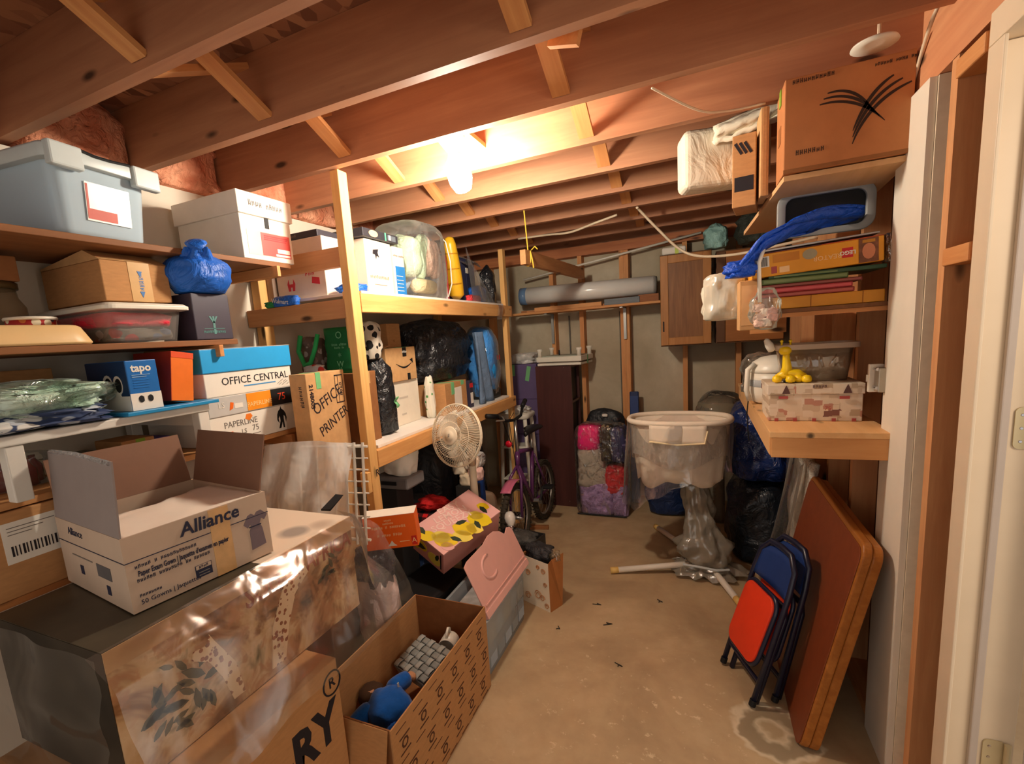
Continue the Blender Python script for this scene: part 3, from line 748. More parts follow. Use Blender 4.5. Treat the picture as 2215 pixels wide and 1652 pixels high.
roll((.03,.15,.10), (.03,.14,.38), .058, SKY, 5); roll((.07,-.12,.075), (.08,.10,.075), .045, BUTTER, 6); roll((-.06,-.09,.13), (-.06,.10,.13), .09, SKY, 7); roll((-.05,-.08,.3), (-.05,.10,.3), .09, MINT, 9)
blob(.33, .415, .455, 41, lump=.05, e1=.4, e2=.45).build('clear_bag', film('bedding_film', (244,242,236), .07, .1, 9, .6, .6, .2), t, True)
MB().tube([(.12,.215,.02),(.15,.222,.1),(.155,.215,.24),(.14,.20,.36),(.10,.16,.42)], .004, 6).build('zip_piping', WPLAS, t)

# books, yellow tube and clear sleeve
t = thing('paper_stack', 'upright row of thin white and lilac folders on upper shelf', 'folders', (-1.70, 2.955, US))
for i, (h, c) in enumerate(((.30,(214,196,190)),(.27,(190,170,196)),(.25,(226,222,220)),(.31,(190,60,70)))):
    B(-.13, .14, -.04+.022*i, -.022+.022*i, 0, h).build('folder', flat('folder%d' % i, c, .6), t)
t = thing('yellow_tube', 'yellow inflatable tube leaning on the upper rack shelf', 'toy', (-1.575, 3.13, US+.035), rot=(math.radians(7), math.radians(4), 0))
YEL = flat('yellow_vinyl', (240,186,40), .3, .06, spec=.6)
MB().tube([(0,0,0),(0,.01,.02),(0,.0,.12),(0,-.02,.25),(0,-.04,.36),(0,-.045,.40),(0,-.045,.41)], [.03,.055,.055,.05,.042,.03,.008], 14).build('tube_body', YEL, t, True)
for z in (.1, .2, .3): MB().lathe([(.057-.03*z,-.004),(.058-.03*z,.004)], 14, Matrix.Translation((0,-.02*z/.2,z))).build('band', flat('yellow_dark', (200,140,30), .4), t)
t = thing('clear_sleeve', 'tall clear plastic sleeve with a red ribbon on rack shelf', 'plastic sleeve', (-1.50, 3.20, US+.003))
MB().grid(lambda u, v: (.02+.02*(1-v)*math.sin(u*6)+.03*(1-v), -.06+(.36*(1-v)+.06)*u, .40*v*(1-.25*u)), 14, 10).build('sleeve', film('sleeve_film', (235,235,235), .14), t, True)
MB().grid(lambda u, v: (.112+.012*math.sin(v*5), .22+.1*u+.03*v, .0+.0-.14*v+.01), 6, 8).build('sleeve_tail', film('sleeve_film', (235,235,235), .14), t, True)
for k in range(3): blob(.05, .09, .05, 50+k, lump=.25).build('ribbon', bagmat('ribbon_red', (224,60,70), .4, 20), t, True, loc=(.005, -.01+.055*k, .0))
# navy case, blue bag and black bag
t = thing('soft_suitcase', 'navy soft case with white tag in clear wrap on upper shelf', 'case', (-1.79, 3.47, US))
NAVY = flat('navy_fabric', (52,56,88), .75, .1, 60, .1)
B(-.16, .16, -.14, .155, 0, .36).build('body', NAVY, t, bevel=.04, seg=4)
B(.161, .166, -.04, -.0, .24, .28).build('tag', WPLAS, t)
B(.161, .164, -.035, -.005, .05, .235).build('webbing', flat('navy_web', (44,48,80), .7), t)
MB().grid(lambda u, v: (-.13+.34*v, -.16+.32*u, .405-.02*math.sin(u*7)-.10*v*v), 16, 8).build('clear_wrap', film('bedding_film', (240,238,230), .08), t, True)
t = thing('shopping_bag', 'bright blue bag slumped in front of the navy case', 'bag', (-1.53, 3.40, US))
blob(.11, .18, .13, 61, lump=.12).build('sack', bagmat('royal_bag', (30,104,204), .4, 12, .8), t, True)
t = thing('bin_bag', 'small shiny black bin bag at far end of upper shelf', 'bag', (-1.515, 3.57, US))
BBAG = bagmat('black_bag', (30,32,36), .22, 13, 1.0, .6)
blob(.12, .12, .27, 62, lump=.15, neck=.4).build('sack', BBAG, t, True)

# near end, upper shelf front
t = thing('shopping_bag', 'crumpled blue bag with white print on rack rail shelf', 'bag', (-1.72, 1.955, US))
t.location = (-1.56, 1.975, US)
blob(.12, .14, .05, 71, lump=.25, e1=.5).build('sack', bagmat('royal_bag', (30,104,204), .4, 12, .8), t, True)
t = thing('folded_bag', 'crumpled blue carrier bag with white lettering below red-marked box', 'bag', (-1.84, 1.811, 1.8225))
blob(.16, .06, .05, 72, lump=.15, e1=.5).build('sack', bagmat('royal_bag', (30,104,204), .4, 12, .8), t, True)
text(t, 'Walmart', .03, None, None, 0, 0, WPAPER, m=Matrix.Translation((-.06, -.034, .03)) @ Matrix.Rotation(PI/2, 4, 'X') @ Matrix.Rotation(-.15, 4, 'Z'))
blob(.07, .06, .03, 73, lump=.2).build('green_handle', bagmat('green_bag', (30,140,70), .5, 14), t, True, loc=(-.09,-.0,0))

# middle level near end: green shopper on a hidden carton
t, d = carton('cardboard_box', 'cardboard box under the green shopper inside the rack', 'box', -2.02, -1.52, 1.88, 2.03, LS, .355, CARD3)
top_tape(t, d, along='x')
t = thing('shopping_bag', 'dark green shopper with white prints and loop handle', 'bag', (-1.70, 1.945, LS+.357))
GRN = flat('green_nonwoven', (18,108,52), .6, .12, 8, .2, bscale=9)
GRL = flat('green_bright', (44,176,96), .5, .1)
def gfn(u, v):
    th = 2*PI*u; x = .095*math.copysign(abs(math.cos(th))**.4, math.cos(th)); y = .055*math.copysign(abs(math.sin(th))**.4, math.sin(th))
    q = Vector((x*14, y*14, v*4)); k = 1+.10*noise.noise(q)
    return (x*k+.08-.01*v, y*k*(1-.25*v), .225*v)
MB().grid(gfn, 32, 10, True).build('sack', GRN, t, True, solid=.003)
for k, (z, s, w_) in enumerate(((.185,'O',.05),(.14,'KEEP GREEN',.018),(.125,'reuse me',.015),(.08,'*',.05),(.045,'W',.04),(.02,'13',.02))):
    text(t, s, w_, None, None, 0, 0, flat('green_print', (120,190,140), .6), align='CENTER', m=Matrix.Translation((.085, -.062+.012*(z/.2), z)) @ Matrix.Rotation(PI/2, 4, 'X'))
blob(.13, .09, .19, 75, lump=.25).build('contents', spots('patterned_cloth', (110,92,84), [(150,120,110),(60,54,52),(190,180,176)], 26, (.4,.45)), t, True, loc=(-.13, 0, 0))
MB().tube([(-.16,-.05,.20),(-.17,-.065,.12),(-.13,-.075,.05),(-.09,-.075,.06),(-.06,-.065,.13),(-.045,-.05,.2)], .012, 8).build('handle', GRL, t, True)
blob(.12, .05, .05, 76, lump=.3).build('wrapper', spots('wrapper', (220,210,205), [(210,60,50),(240,240,240)], 20, (.3,.35)), t, True, loc=(-.08,-.065,0))

# tall printer carton standing at the rack front
t, d = carton('printer_box', 'tall cardboard box marked OFFICE PRINTER in black marker', 'box', -1.592, -1.500, 1.525, 1.765, .52, .985, CARD2)
MK = flat('marker', (46,36,40), .6)
text(t, 'OFFICE', .072, d, '+x', .48, .875, MK, ang=.42, align='CENTER', stretch=.85); text(t, 'PRINTER', .066, d, '+x', .60, .775, MK, ang=.42, align='CENTER', stretch=.8)
text(t, '2148005', .03, d, '+x', .10, .90, MK, ang=-PI/2, align='CENTER', bold=.001)
text(t, 'Kallax', .03, d, '-y', .62, .9, MK, ang=-PI/2, align='CENTER', bold=.001); text(t, 'brother', .032, d, '+x', .22, .50, flat('navy2', (60,60,90), .6), ang=PI/2, align='CENTER', bold=.001)
for u0, u1, v0, v1 in ((.72,.94,.975,.98),(.72,.94,.85,.855),(.72,.73,.85,.98),(.93,.94,.85,.98),(.80,.81,.85,.98)): patch(t, 'stamp_frame', d, '+x', u0, u1, v0, v1, MK)
text(t, '5020', .03, d, '+x', .875, .915, MK, ang=PI/2, align='CENTER')
patch(t, 'tape', d, '+x', .24, .36, .93, 1.0, GTAPE); patch(t, 'tape', d, 'top', .24, .36, 0, 1, GTAPE)
t, d = carton('cardboard_box', 'plain cardboard box carrying the tall printer box', 'box', -1.645, -1.485, 1.47, 1.765, .0, .518, CARD3)

# ---- lower shelf
t, d = carton('white_carton', 'plain white carton with small print on lower rack shelf', 'box', -1.84, -1.615, 2.265, 2.580, LS, .262, flat('white_carton', (232,222,204), .65, .04))
text(t, 'brother', .022, d, '-y', .12, .88, GREYINK); text(t, 'DCP-1510', .02, d, '-y', .2, .08, INK); patch(t, 'print_line', d, '+x', .3, .6, .60, .64, flat('pale_print', (200,190,176), .6)); patch(t, 'print_line', d, '+x', .35, .5, .22, .26, flat('pale_print', (200,190,176), .6))
t, d = carton('parcel_box', 'cardboard parcel box with black curved arrow smile', 'box', -1.86, -1.60, 2.245, 2.555, LS+.264, .195, CARD2)
arc = [(-.085+.17*i/12, -.03*math.sin(PI*i/12)-.0) for i in range(13)]+[(.085-.17*i/12, -.03*math.sin(PI*(1-i/12))*.72+.002) for i in range(13)]
poly(t, 'smile_mark', d, '+x', .58, .52, arc, BLACK); poly(t, 'smile_mark', d, '+x', .84, .55, [(-.02,.012),(.012,.02),(.016,-.014),(.006,-.004)], BLACK)
patch(t, 'black_tape', d, '+x', .55, .68, .72, 1.0, BLACK); patch(t, 'black_tape', d, '+x', .66, .76, .0, .2, BLACK)
text(t, 'prime', .02, d, '+x', .615, .86, WPAPER, align='CENTER', lift=.0016)
patch(t, 'tape', d, 'top', .35, .75, .0, .3, GTAPE); MB().hexa([(-.13,-.165,.196),(.13,-.165,.196),(.13,-.165,.198),(-.13,-.165,.198)], [(-.13,-.12,.205),(.13,-.10,.212),(.13,-.10,.214),(-.13,-.12,.207)]).build('flap', CARD2, t)
t, d = carton('cardboard_box', 'small plain cardboard box on the parcel box', 'box', -1.86, -1.71, 2.44, 2.58, LS+.4605, .145, CARD)
text(t, 'o', .03, d, '+x', .4, .3, CARD3)
t = thing('spotted_pillow', 'white pillow with black cow spots beside rack post', 'pillow', (-1.595, 2.10, 1.53))
blob(.13, .12, .20, 81, lump=.15).build('pillow_body', spots('cow_spots', (206,196,180), [(20,18,18)], 24, (.44,.46), .8), t, True)
t = thing('bin_bag', 'black bin bag standing beside rack post on lower shelf', 'bag', (-1.58, 2.125, LS))
blob(.15, .16, .40, 82, lump=.15, neck=.4).build('sack', BBAG, t, True)
MB().grid(lambda u, v: (.085+.01*math.sin(v*8), .02+.025*u, .14+.06*v), 4, 6).build('tie', GTAPE, t, True, solid=.002)
t = thing('floral_cloth', 'white cloth with green leaves hanging by the white carton', 'cloth', (-1.56, 2.62, LS))
blob(.06, .055, .26, 83, lump=.25).build('cloth_body', spots('leafy', (228,222,204), [(60,130,60),(80,150,80)], 26, (.2,.25)), t, True)
t, d = carton('cardboard_box', 'cardboard box with green tape and white label on lower shelf', 'box', -1.74, -1.478, 2.675, 2.985, LS, .205, CARD)
patch(t, 'shipping_label', d, '+x', .40, .74, .2, .82, WPAPER); text(t, 'to: storage', .012, d, '+x', .47, .36, GREYINK)
for u in (.34, .80): patch(t, 'tape', d, '+x', u-.07, u+.07, .62 if u < .5 else .86, 1.0, GTAPE); 
for u in (.34, .80): patch(t, 'tape', d, 'top', u-.07, u+.07, 0, .7, GTAPE)
t = thing('bin_bag', 'big full black bin bag on the green-taped cardboard box', 'bag', (-1.72, 2.96, LS+.207))
blob(.40, .70, .42, 84, lump=.16, nu=56, nv=30, e1=.7, e2=.7).build('sack', BBAG, t, True)
t, d = carton('picture_book', 'thin red and white book spine next to the grey cloth', 'book', -1.66, -1.47, 3.02, 3.07, LS, .19, flat('book_navy', (54,48,66), .5))
patch(t, 'red_band', d, '+x', 0, 1, .74, .9, RED); patch(t, 'picture', d, '+x', .1, .9, .15, .55, WPAPER)
t = thing('grey_cloth', 'blue-grey cloth draped down the lower shelf front', 'cloth', (-1.485, 3.25, LS+.004))
MB().grid(lambda u, v: (.0+.02*math.sin(u*8+v*2)+.02*(1-v), -.07+(.17-.04*v)*u+.04*(1-v)*(u-.5), .52*v), 18, 16).build('cloth_body', bagmat('grey_jersey', (104,124,150), .85, 10, .6, .1), t, True, solid=.02)
t = thing('bagged_cushion', 'bright blue inflatable in clear bag at end of lower shelf', 'bag', (-1.575, 3.50, LS+.002))
blob(.24, .24, .56, 86, lump=.08, e1=.7, e2=.7).build('inflatable', bagmat('sky_vinyl', (36,150,232), .35, 10, .8, .5), t, True)
B(.10, .122, .02, .08, .30, .335).build('badge', REDP, t)
blob(.26, .26, .57, 87, lump=.10, e1=.7, e2=.7).build('clear_bag', film('bedding_film', (240,238,230), .08), t, True)
B(-.11, .11, -.10, .10, 0, .08).build('dark_base', BLACK, t, bevel=.02)
# ================================================================== NEAR LEFT STACK
t, d = carton('moving_box', 'large cardboard box printed O-RY at bottom of left stack', 'box', -1.60, -1.035, .36, 1.028, 0, .655, CARD)
text(t, 'O-RY', .17, d, '+x', .955, .72, INK, align='RIGHT', bold=.006, stretch=.85)
text(t, 'R', .045, d, '+x', .955, .90, INK, align='CENTER', bold=.001)
mb = MB(); m = fmat(d, '+x', .955, .90, .001)
mb.X = m; mb.tube([(.036*math.cos(a*PI/12), .036*math.sin(a*PI/12), 0) for a in range(24)], .0028, 5, True); mb.build('ring_mark', INK, t)
text(t, 'MADE IN CANADA', .02, d, '+x', .93, .06, INK, align='RIGHT')
# printed souvenir box in clear film
def safari():
    n = NT('safari_print'); v = n.coord((1, 1, 1))
    a = n.noise(v, 5.5, 4, .6, .8); b = n.noise(v, 14, 4, .6, 1.0)
    col = n.ramp(a, [(.3, (74,52,34)), (.42, (150,104,64)), (.5, (206,168,122)), (.6, (222,190,150)), (.72, (92,86,52))])
    col = n.mix(n.ramp(b, [(.5, (0,0,0,1)), (.62, (.7,.7,.7,1))]), col, lin((186,128,84)))
    n.bsdf(col, .45); return n.m
SAF = safari()
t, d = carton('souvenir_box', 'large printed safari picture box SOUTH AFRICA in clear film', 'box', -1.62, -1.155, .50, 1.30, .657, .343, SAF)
patch(t, 'top_overlay', d, 'top', 0, .52, 0, 1, flat('dark_film_reflection', (74,66,52), .4, .35, 6), .002)  # dark reflection of the film, painted over the near half of the top
patch(t, 'end_panel', d, '-y', 0, 1, 0, 1, flat('dark_end', (58,48,36), .6, .4, 6))
patch(t, 'top_print', d, 'top', .52, 1, 0, 1, spots('pale_print_top', (226,208,186), [(190,170,150),(206,180,160),(160,150,140)], 6, (.25,.4)))
patch(t, 'title_band', d, '+x', 0, 1, .86, 1, flat('title_band', (206,164,116), .5), .002)
text(t, 'SOUTH AFRICA', .085, d, '+x', .43, .79, flat('rust_ink', (150,74,44), .5), bold=.002, stretch=.75)
# giraffe on the print
GIR = spots('giraffe_print', (236,206,166), [(150,84,46),(168,96,54)], 60, (.36,.4))
gir = [(-.02,-.12),(.03,-.12),(.06,-.02),(.10,.06),(.16,.10),(.15,.125),(.10,.12),(.085,.15),(.07,.12),(.04,.07),(.0,0)]
poly(t, 'giraffe_picture', d, '+x', .52, .42, gir, GIR, .003); poly(t, 'giraffe_picture', d, '+x', .36, .36, [(-x*.7, y*.8) for x, y in gir], GIR, .003)
for u, v, s, an in [(.08+.22*random.random()**1.3, .18+.5*random.random(), .018+.018*random.random(), random.random()*3) for _ in range(26)]+[(.78+.1*random.random(), .55+.2*random.random(), .02, random.random()*3) for _ in range(7)]:
    poly(t, 'leaf_picture', d, '+x', u, v, [(x*math.cos(an)-y*math.sin(an), x*math.sin(an)+y*math.cos(an)) for x, y in ((-s,0),(-s*.5,s*.3),(s*.2,s*.34),(s,0),(s*.3,-s*.3),(-s*.5,-s*.28))], flat('olive_print', (88,78,48), .6, .3, 30), .0025)
FILM = film('stack_film', (240,232,222), .09, .16, 5, .3, .7, .26)
def sk(u, v):
    y = .47-.9+(.85)*u+ .10*v*u**3
    q = Vector((y*5, v*3.2, 2.0)); r = noise.noise(q)
    if v < .3: s = v/.3; x = .236+.085*s; z = .352-.055*s
    else: s = (v-.3)/.7; x = .321+.08*min(1, s*1.3); z = .297-(.31+.05*noise.noise(Vector((u*4, 3, 1))))*s
    x += (.022*r+.009*math.sin(u*15+v*3+3*r))*(.15+.85*v); z += .012*r*min(1, v*4)
    return (x, y, z)
MB().grid(sk, 60, 26).build('clear_film', FILM, t, True)
def tp(u, v):
    y = -.43+.90*u; x = -.235+.485*v
    return (x, y, .3495+.006*noise.noise(Vector((x*9, y*9, 0))))
def e2(u, v):
    x = -.24+.5*u; q = Vector((x*6, v*4, 7))
    return (x, -.425-.04*v+.02*noise.noise(q), .35-.335*v)
MB().grid(e2, 30, 14).build('clear_film', film('stack_film_end', (150,148,144), .01, .12, 4, .3, .5, .06), t, True)
def e3(u, v):
    s = u; x = .25+.10*v+.03*s*v; y = .405+.02*s+.12*s*v+.012*math.sin(v*7)
    return (x-.10*s, y+.012*math.sin(v*9), .352-(.40-.08*s)*v)
MB().grid(e3, 16, 14).build('clear_film', FILM, t, True)

# open gown carton
t = thing('gown_carton', 'open white Alliance paper gown carton with raised flaps', 'box', (-1.415, .83, 1.006), math.radians(-8))
W, D, H = .405, .375, .19
d = (W, D, H)
OUT = flat('gown_carton', (200,176,154), .7, .05, 12); INN = flat('gown_inside', (132,104,88), .8, .05)
for nm, (x0, x1, y0, y1) in {'side_wall': (W/2-.005, W/2, -D/2, D/2), 'side_wall.': (-W/2, -W/2+.005, -D/2, D/2)}.items():
    B(x0, x1, y0, y1, 0, H).build('side_wall', OUT, t)
B(-W/2+.005, W/2-.005, -D/2, -D/2+.005, 0, H).build('end_wall', OUT, t); B(-W/2+.005, W/2-.005, D/2-.005, D/2, 0, H).build('end_wall', OUT, t)
B(-W/2+.005, W/2-.005, -D/2+.005, D/2-.005, 0, .005).build('floor_panel', INN, t)
# flaps: near end stands up, far end stands up and leans out, wide side flaps
def flapm(w, h, th=.004): return B(-w/2, w/2, -th/2, th/2, 0, h)
GREYF = flat('flap_grey', (150,138,134), .7, .04)
flapm(W-.004, .185).build('end_flap', GREYF, t, loc=(0, -D/2+.003, H), rot=(math.radians(-4), 0, 0))
flapm(W-.03, .17).build('end_flap', flat('flap_brown', (138,102,82), .75, .04), t, loc=(-.005, D/2-.003, H), rot=(math.radians(-14), 0, 0))
bk = B(-.002, .002, -D/2+.01, D/2-.01, 0, .16).build('side_flap', flat('flap_brown', (138,102,82), .75, .04), t, loc=(-W/2+.003, 0, H), rot=(0, math.radians(-14), 0))
MB().tube([(-W/2+.02, -D/2+.016, H+.184), (-.02, -D/2+.018, H+.187), (W/2-.01, -D/2+.012, H+.181)], .006, 6).build('tape_edge', film('tape_film', (230,235,240), .3, .08, 30, .3), t)
# packed gowns: folded paper, uneven edge
def gp(u, v):
    x = W/2-.008-(W-.11-.03*noise.noise(Vector((v*5, 1, 0)))-.05*(.5+.5*math.sin(v*3+1)))*u
    y = -D/2+.008+(D-.016)*v
    return (x, y, H-.012-.004*u+.004*noise.noise(Vector((u*4, v*5, 2))))
MB().grid(gp, 20, 24).build('folded_gowns', flat('gown_paper', (246,232,216), .7, .02), t, True, solid=.016)
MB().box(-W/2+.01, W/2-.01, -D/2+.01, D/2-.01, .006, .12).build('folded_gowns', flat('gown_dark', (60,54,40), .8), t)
# prints on the long side
text(t, 'Alliance', .050, d, '+x', .555, .845, INKN, align='CENTER', bold=.001, shear=.1, lift=.0026)
patch(t, 'rule_line', d, '+x', 0, 1, .665, .675, INKN)
text(t, '2-Ply | 2-Epaisseurs', .014, d, '+x', .05, .585, INKN); text(t, 'Paper Exam Gown | Jaquette d\'examen en papier', .0195, d, '+x', .06, .49, INKN, bold=.0004, stretch=.58, lift=.0026)
text(t, 'Blouse d\'examen en papier', .0135, d, '+x', .05, .40, INKN); text(t, '2148-030', .012, d, '+x', .05, .20, INKN); text(t, '50 Gowns | Jaquettes', .0165, d, '+x', .05, .11, INKN)
dress = [(-.018,-.06),(.03,-.055),(.024,0),(.018,.016),(.024,.03),(.034,.022),(.046,.036),(.026,.056),(.012,.054),(.004,.045),(-.006,.054),(-.018,.05),(-.034,.026),(-.022,.012),(-.012,.022),(-.012,.012),(-.018,0)]
poly(t, 'dress_print', d, '+x', .875, .46, dress, flat('mauve_print', (122,106,112), .7), scale=.95)
patch(t, 'belt_print', d, '+x', .83, .93, .515, .53, INKN, .0022)
patch(t, 'logo_panel', d, '+x', .40, .515, .10, .28, INKN); patch(t, 'logo_panel', d, '+x', .405, .51, .22, .275, OUT, .002); text(t, 'Best', .012, d, '+x', .458, .25, INKN, align='CENTER', lift=.0022)
for v in (.125, .165): patch(t, 'print_line', d, '+x', .42, .495, v, v+.012, GREYINK, .002)
patch(t, 'tape', d, '+x', .545, .69, 0, .99, flat('tape_amber', (214,168,112), .3, .08, 40, spec=.6), .0016)
# prints on the end
text(t, 'Alliance', .03, d, '-y', .32, .86, INKN, align='CENTER'); patch(t, 'rule_line', d, '-y', 0, 1, .665, .675, INKN)
patch(t, 'print_block', d, '-y', .58, .78, .34, .52, flat('end_print', (96,92,92), .7)); patch(t, 'print_line', d, '-y', .2, .52, .5, .515, GREYINK)
for u, v in ((.30,.25),(.68,.12)): patch(t, 'icon_print', d, '-y', u, u+.05, v, v+.13, INKN)

# white wire rack wrapped in milky plastic
t = thing('wire_rack', 'white wire rack panel wrapped in milky plastic behind gown carton', 'wire rack', (-1.485, 1.452, .80), 0, rot=(math.radians(-8), 0, math.radians(8)))
WIRE = flat('white_wire', (236,230,216), .35, .03)
for i in range(9):
    z = .02+.048*i
    MB().tube([(-.26,0,z),(.26,.0,z)], .0035 if i not in (0,8) else .006, 6).build('wire', WIRE, t)
for i in range(3):
    x = .16+.04*i
    MB().tube([(x,-.002,0),(x,-.002,.42)], .006, 6).build('upright', WIRE, t)
for i in range(5):
    x = -.24+.085*i
    MB().tube([(x,.006,0),(x,.006,.405)], .004, 6).build('upright', WIRE, t)
def wf(u, v):
    x = -.21+.40*u+.05*v*u; q = Vector((x*8, v*3, 4))
    y = -.02-.05*math.sin(min(1, v*1.2)*PI*.5)-.035*v+.022*noise.noise(q)+.012*math.sin(x*40+v*3)
    z = .415+.015*math.sin(u*3)-.44*v
    return (x, y, z)
MB().grid(wf, 40, 18).build('plastic_wrap', film('milky_film', (242,240,234), .68, .2, 9, .9, .6, .25), t, True)
tag(MB().hexa([(-1.30,1.315,1.004),(-1.26,1.32,1.004),(-1.26,1.38,1.03),(-1.30,1.38,1.03)], [(-1.30,1.315,1.01),(-1.26,1.32,1.012),(-1.25,1.39,1.045),(-1.29,1.39,1.045)]).build('black_strip', BLACK), 'thin black plastic strip lying at end of the safari box', 'strip')
# ================================================================== FLOOR, MIDDLE
# open long carton with doll, woven basket and mug
t = thing('open_carton', 'long open cardboard box with repeated black logo print on floor', 'box', (-1.075, 1.44, 0))
W, D, H = .37, .74, .40; d = (W, D, H)
for x in (-W/2, W/2-.005): B(x, x+.005, -D/2, D/2, .005, H).build('side_wall', CARD, t)
for y in (-D/2, D/2-.005): B(-W/2+.005, W/2-.005, y, y+.005, .005, H).build('end_wall', CARD3, t)
B(-W/2, W/2, -D/2, D/2, 0, .005).build('floor_panel', CARD3, t)
B(-W/2+.01, W/2-.01, -.002, .002, -.15, 0).build('end_flap', CARD, t, loc=(0, -D/2-.004, H), rot=(math.radians(-14), 0, 0))
LG = flat('logo_ink', (84,50,34), .7)
for i in range(6):
    for j in range(3):
        u = .09+.16*i+(.05 if j % 2 else 0); v = .16+.30*j
        if u > .95: continue
        text(t, 'O', .05, d, '+x', u, v, LG, align='CENTER', bold=.001, ang=-PI/2*0)
        patch(t, 'logo_bar', d, '+x', u-.04, u+.04, v+.062, v+.074, LG); patch(t, 'logo_bar', d, '+x', u-.04, u+.04, v-.078, v-.066, LG)
for j in range(4):
    for i in range(7): patch(t, 'print_dash', d, '+x', .03+.14*i, .11+.14*i, .02+.30*j, .026+.30*j, LG)
poly(t, 'yellow_tape', d, '+x', .045, .42, [(-.012,-.04),(.012,-.04),(.016,.05),(-.006,.05)], flat('yellow_tape', (236,200,40), .5), .002)
# grey woven basket lid, tilted
t = thing('woven_box', 'grey woven strip box tilted inside the open carton', 'basket', (-1.09, 1.60, .205), rot=(math.radians(20), math.radians(-6), math.radians(-24)))
WV1 = flat('weave_grey', (150,154,150), .55, .08); WV2 = flat('weave_grey2', (176,180,176), .5, .08)
B(-.115, .115, -.085, .085, 0, .05).build('core', flat('weave_core', (96,98,96), .7), t)
st = {}
for i in range(6):
    for j in range(5):
        a = (i+j) % 2
        x, y = -.096+.0384*i, -.068+.034*j
        key = a
        if key not in st:
            mb = MB().grid(lambda u, v: ((u-.5)*(.042 if a else .03), (v-.5)*(.028 if a else .038), .004*(math.sin(PI*(u if a else v)))), 5, 5)
            st[key] = mb
        st[key].build('woven_strip', WV1 if a else WV2, t, True, solid=.002, loc=(x, y, .0525))
for i in range(6):
    for j in range(2): B(-.017, .017, -.0015, .0015, -.01, .01).build('woven_strip', WV1 if (i+j) % 2 else WV2, t, loc=(-.096+.0384*i, -.0868, .013+.024*j))
t = thing('mug', 'white mug with ring handle inside the open carton', 'mug', (-1.04, 1.745, .255), rot=(math.radians(88), 0, math.radians(10)))
MB().lathe([(.034,0),(.038,.004),(.04,.08),(.037,.08),(.034,.008)], 24).build('cup', WPLAS, t, True)
MB().tube([(0,.037,.018),(0,.06,.02),(0,.072,.04),(0,.06,.06),(0,.038,.064)], .006, 8).build('handle', WPLAS, t, True)
# doll in blue, lying face down
t = thing('plush_doll', 'plush doll in blue knitted clothes lying in the open carton', 'doll', (-1.10, 1.33, .175), rot=(math.radians(6), math.radians(-8), math.radians(72)))
DB = flat('doll_blue', (22,92,178), .95, .12, 40, .5, .1, bscale=90, bdist=.003, sheen=.4); SK = flat('doll_skin', (206,150,112), .8)
def skinned(name, verts, edges, radii, mat, parent):
    me = bpy.data.meshes.new(name); me.from_pydata(verts, edges, []); me.update()
    me.materials.append(mat)
    o = bpy.data.objects.new(name, me); COL.objects.link(o); o.parent = parent
    md = o.modifiers.new('skin', 'SKIN'); md.use_smooth_shade = True
    if not me.skin_vertices: 
        pass
    for i, r in enumerate(radii): me.skin_vertices[0].data[i].radius = (r, r*.85)
    me.skin_vertices[0].data[0].use_root = True
    o.modifiers.new('sub', 'SUBSURF').levels = 2; o.modifiers['sub'].render_levels = 2
    return o
def lofted(name, pts, radii, mat, parent, n=14):
    return MB().tube(pts, radii, n).build(name, mat, parent, True, sub=1)
blob(.16, .17, .10, 96, lump=.10, e1=.8, e2=.9).build('jacket', DB, t, True, loc=(0, -.01, .01))
lofted('body', [(0,-.085,.05),(0,-.075,.055),(0,-.04,.06),(0,.01,.06),(0,.05,.058),(0,.07,.055),(0,.08,.05)], [.02,.04,.048,.05,.046,.035,.02], DB, t)
for s in (-1, 1):
    lofted('sleeve', [(s*.04,.04,.06),(s*.085,.045,.06),(s*.125,.045,.05),(s*.14,.045,.045)], [.04,.036,.034,.03], DB, t)
    blob(.035, .045, .03, 90+s, lump=.1, e1=.9, e2=.9).build('hand', SK, t, True, loc=(s*.155, .045, .025))
    lofted('trouser_leg', [(s*.035,-.06,.05),(s*.045,-.10,.035),(s*.05,-.12,.025)], [.038,.034,.03], DB, t)
    blob(.036, .045, .03, 95+s, lump=.1, e1=.9, e2=.9).build('foot', SK, t, True, loc=(s*.052, -.135, .005))
MB().grid(blobfn(.10, .10, .09, 97, lump=.05, e1=.9, e2=.95), 20, 12, True).build('head', SK, t, True, loc=(.0, .105, -.01))
MB().grid(blobfn(.106, .106, .075, 98, lump=.1, e1=.9, e2=.95), 20, 12, True).build('hair', flat('doll_hair', (70,46,28), .9), t, True, loc=(.0, .108, .005))
B(-.004,.004,-.001,.001,-.012,.012).build('tag', WPLAS, t, loc=(.06,-.0,.108))

# storage bin with pink lid
t = thing('storage_bin', 'clear storage bin with pink lid propped open', 'storage bin', (-1.045, 2.12, 0))
BW, BD, BH = .27, .57, .29
MB().loft([ring(.25,.53,.03,0), ring(BW,BD,.035,BH), ring(BW+.02,BD+.02,.035,BH), ring(BW+.02,BD+.02,.035,BH+.008), ring(BW-.01,BD-.01,.03,BH+.008), ring(.24,.52,.028,.006)], True).build('tub', tub('bin_clear', (200,210,216), .5, .15), t, True, bevel=.002)
for i in range(5):
    for j in range(2):
        B(.118, .128, -.235+.1*i, -.155+.1*i, .03+.12*j, .135+.12*j).build('packed_carton', flat('bin_pack%d' % ((i*2+j) % 4), ((170,186,200),(206,198,180),(150,160,166),(196,206,210))[(i*2+j) % 4], .6), t)
B(-.11, .11, -.24, .24, .01, .24).build('contents', flat('bin_fill', (176,178,176), .8, .2, 20), t)
PK = flat('pink_plastic', (232,176,164), .4, .03, spec=.45)
lid = thing('bin_lid', '', '', (0,0,0)); 
for k in ('label', 'category'): del lid[k]
bpy.data.objects.remove(lid)
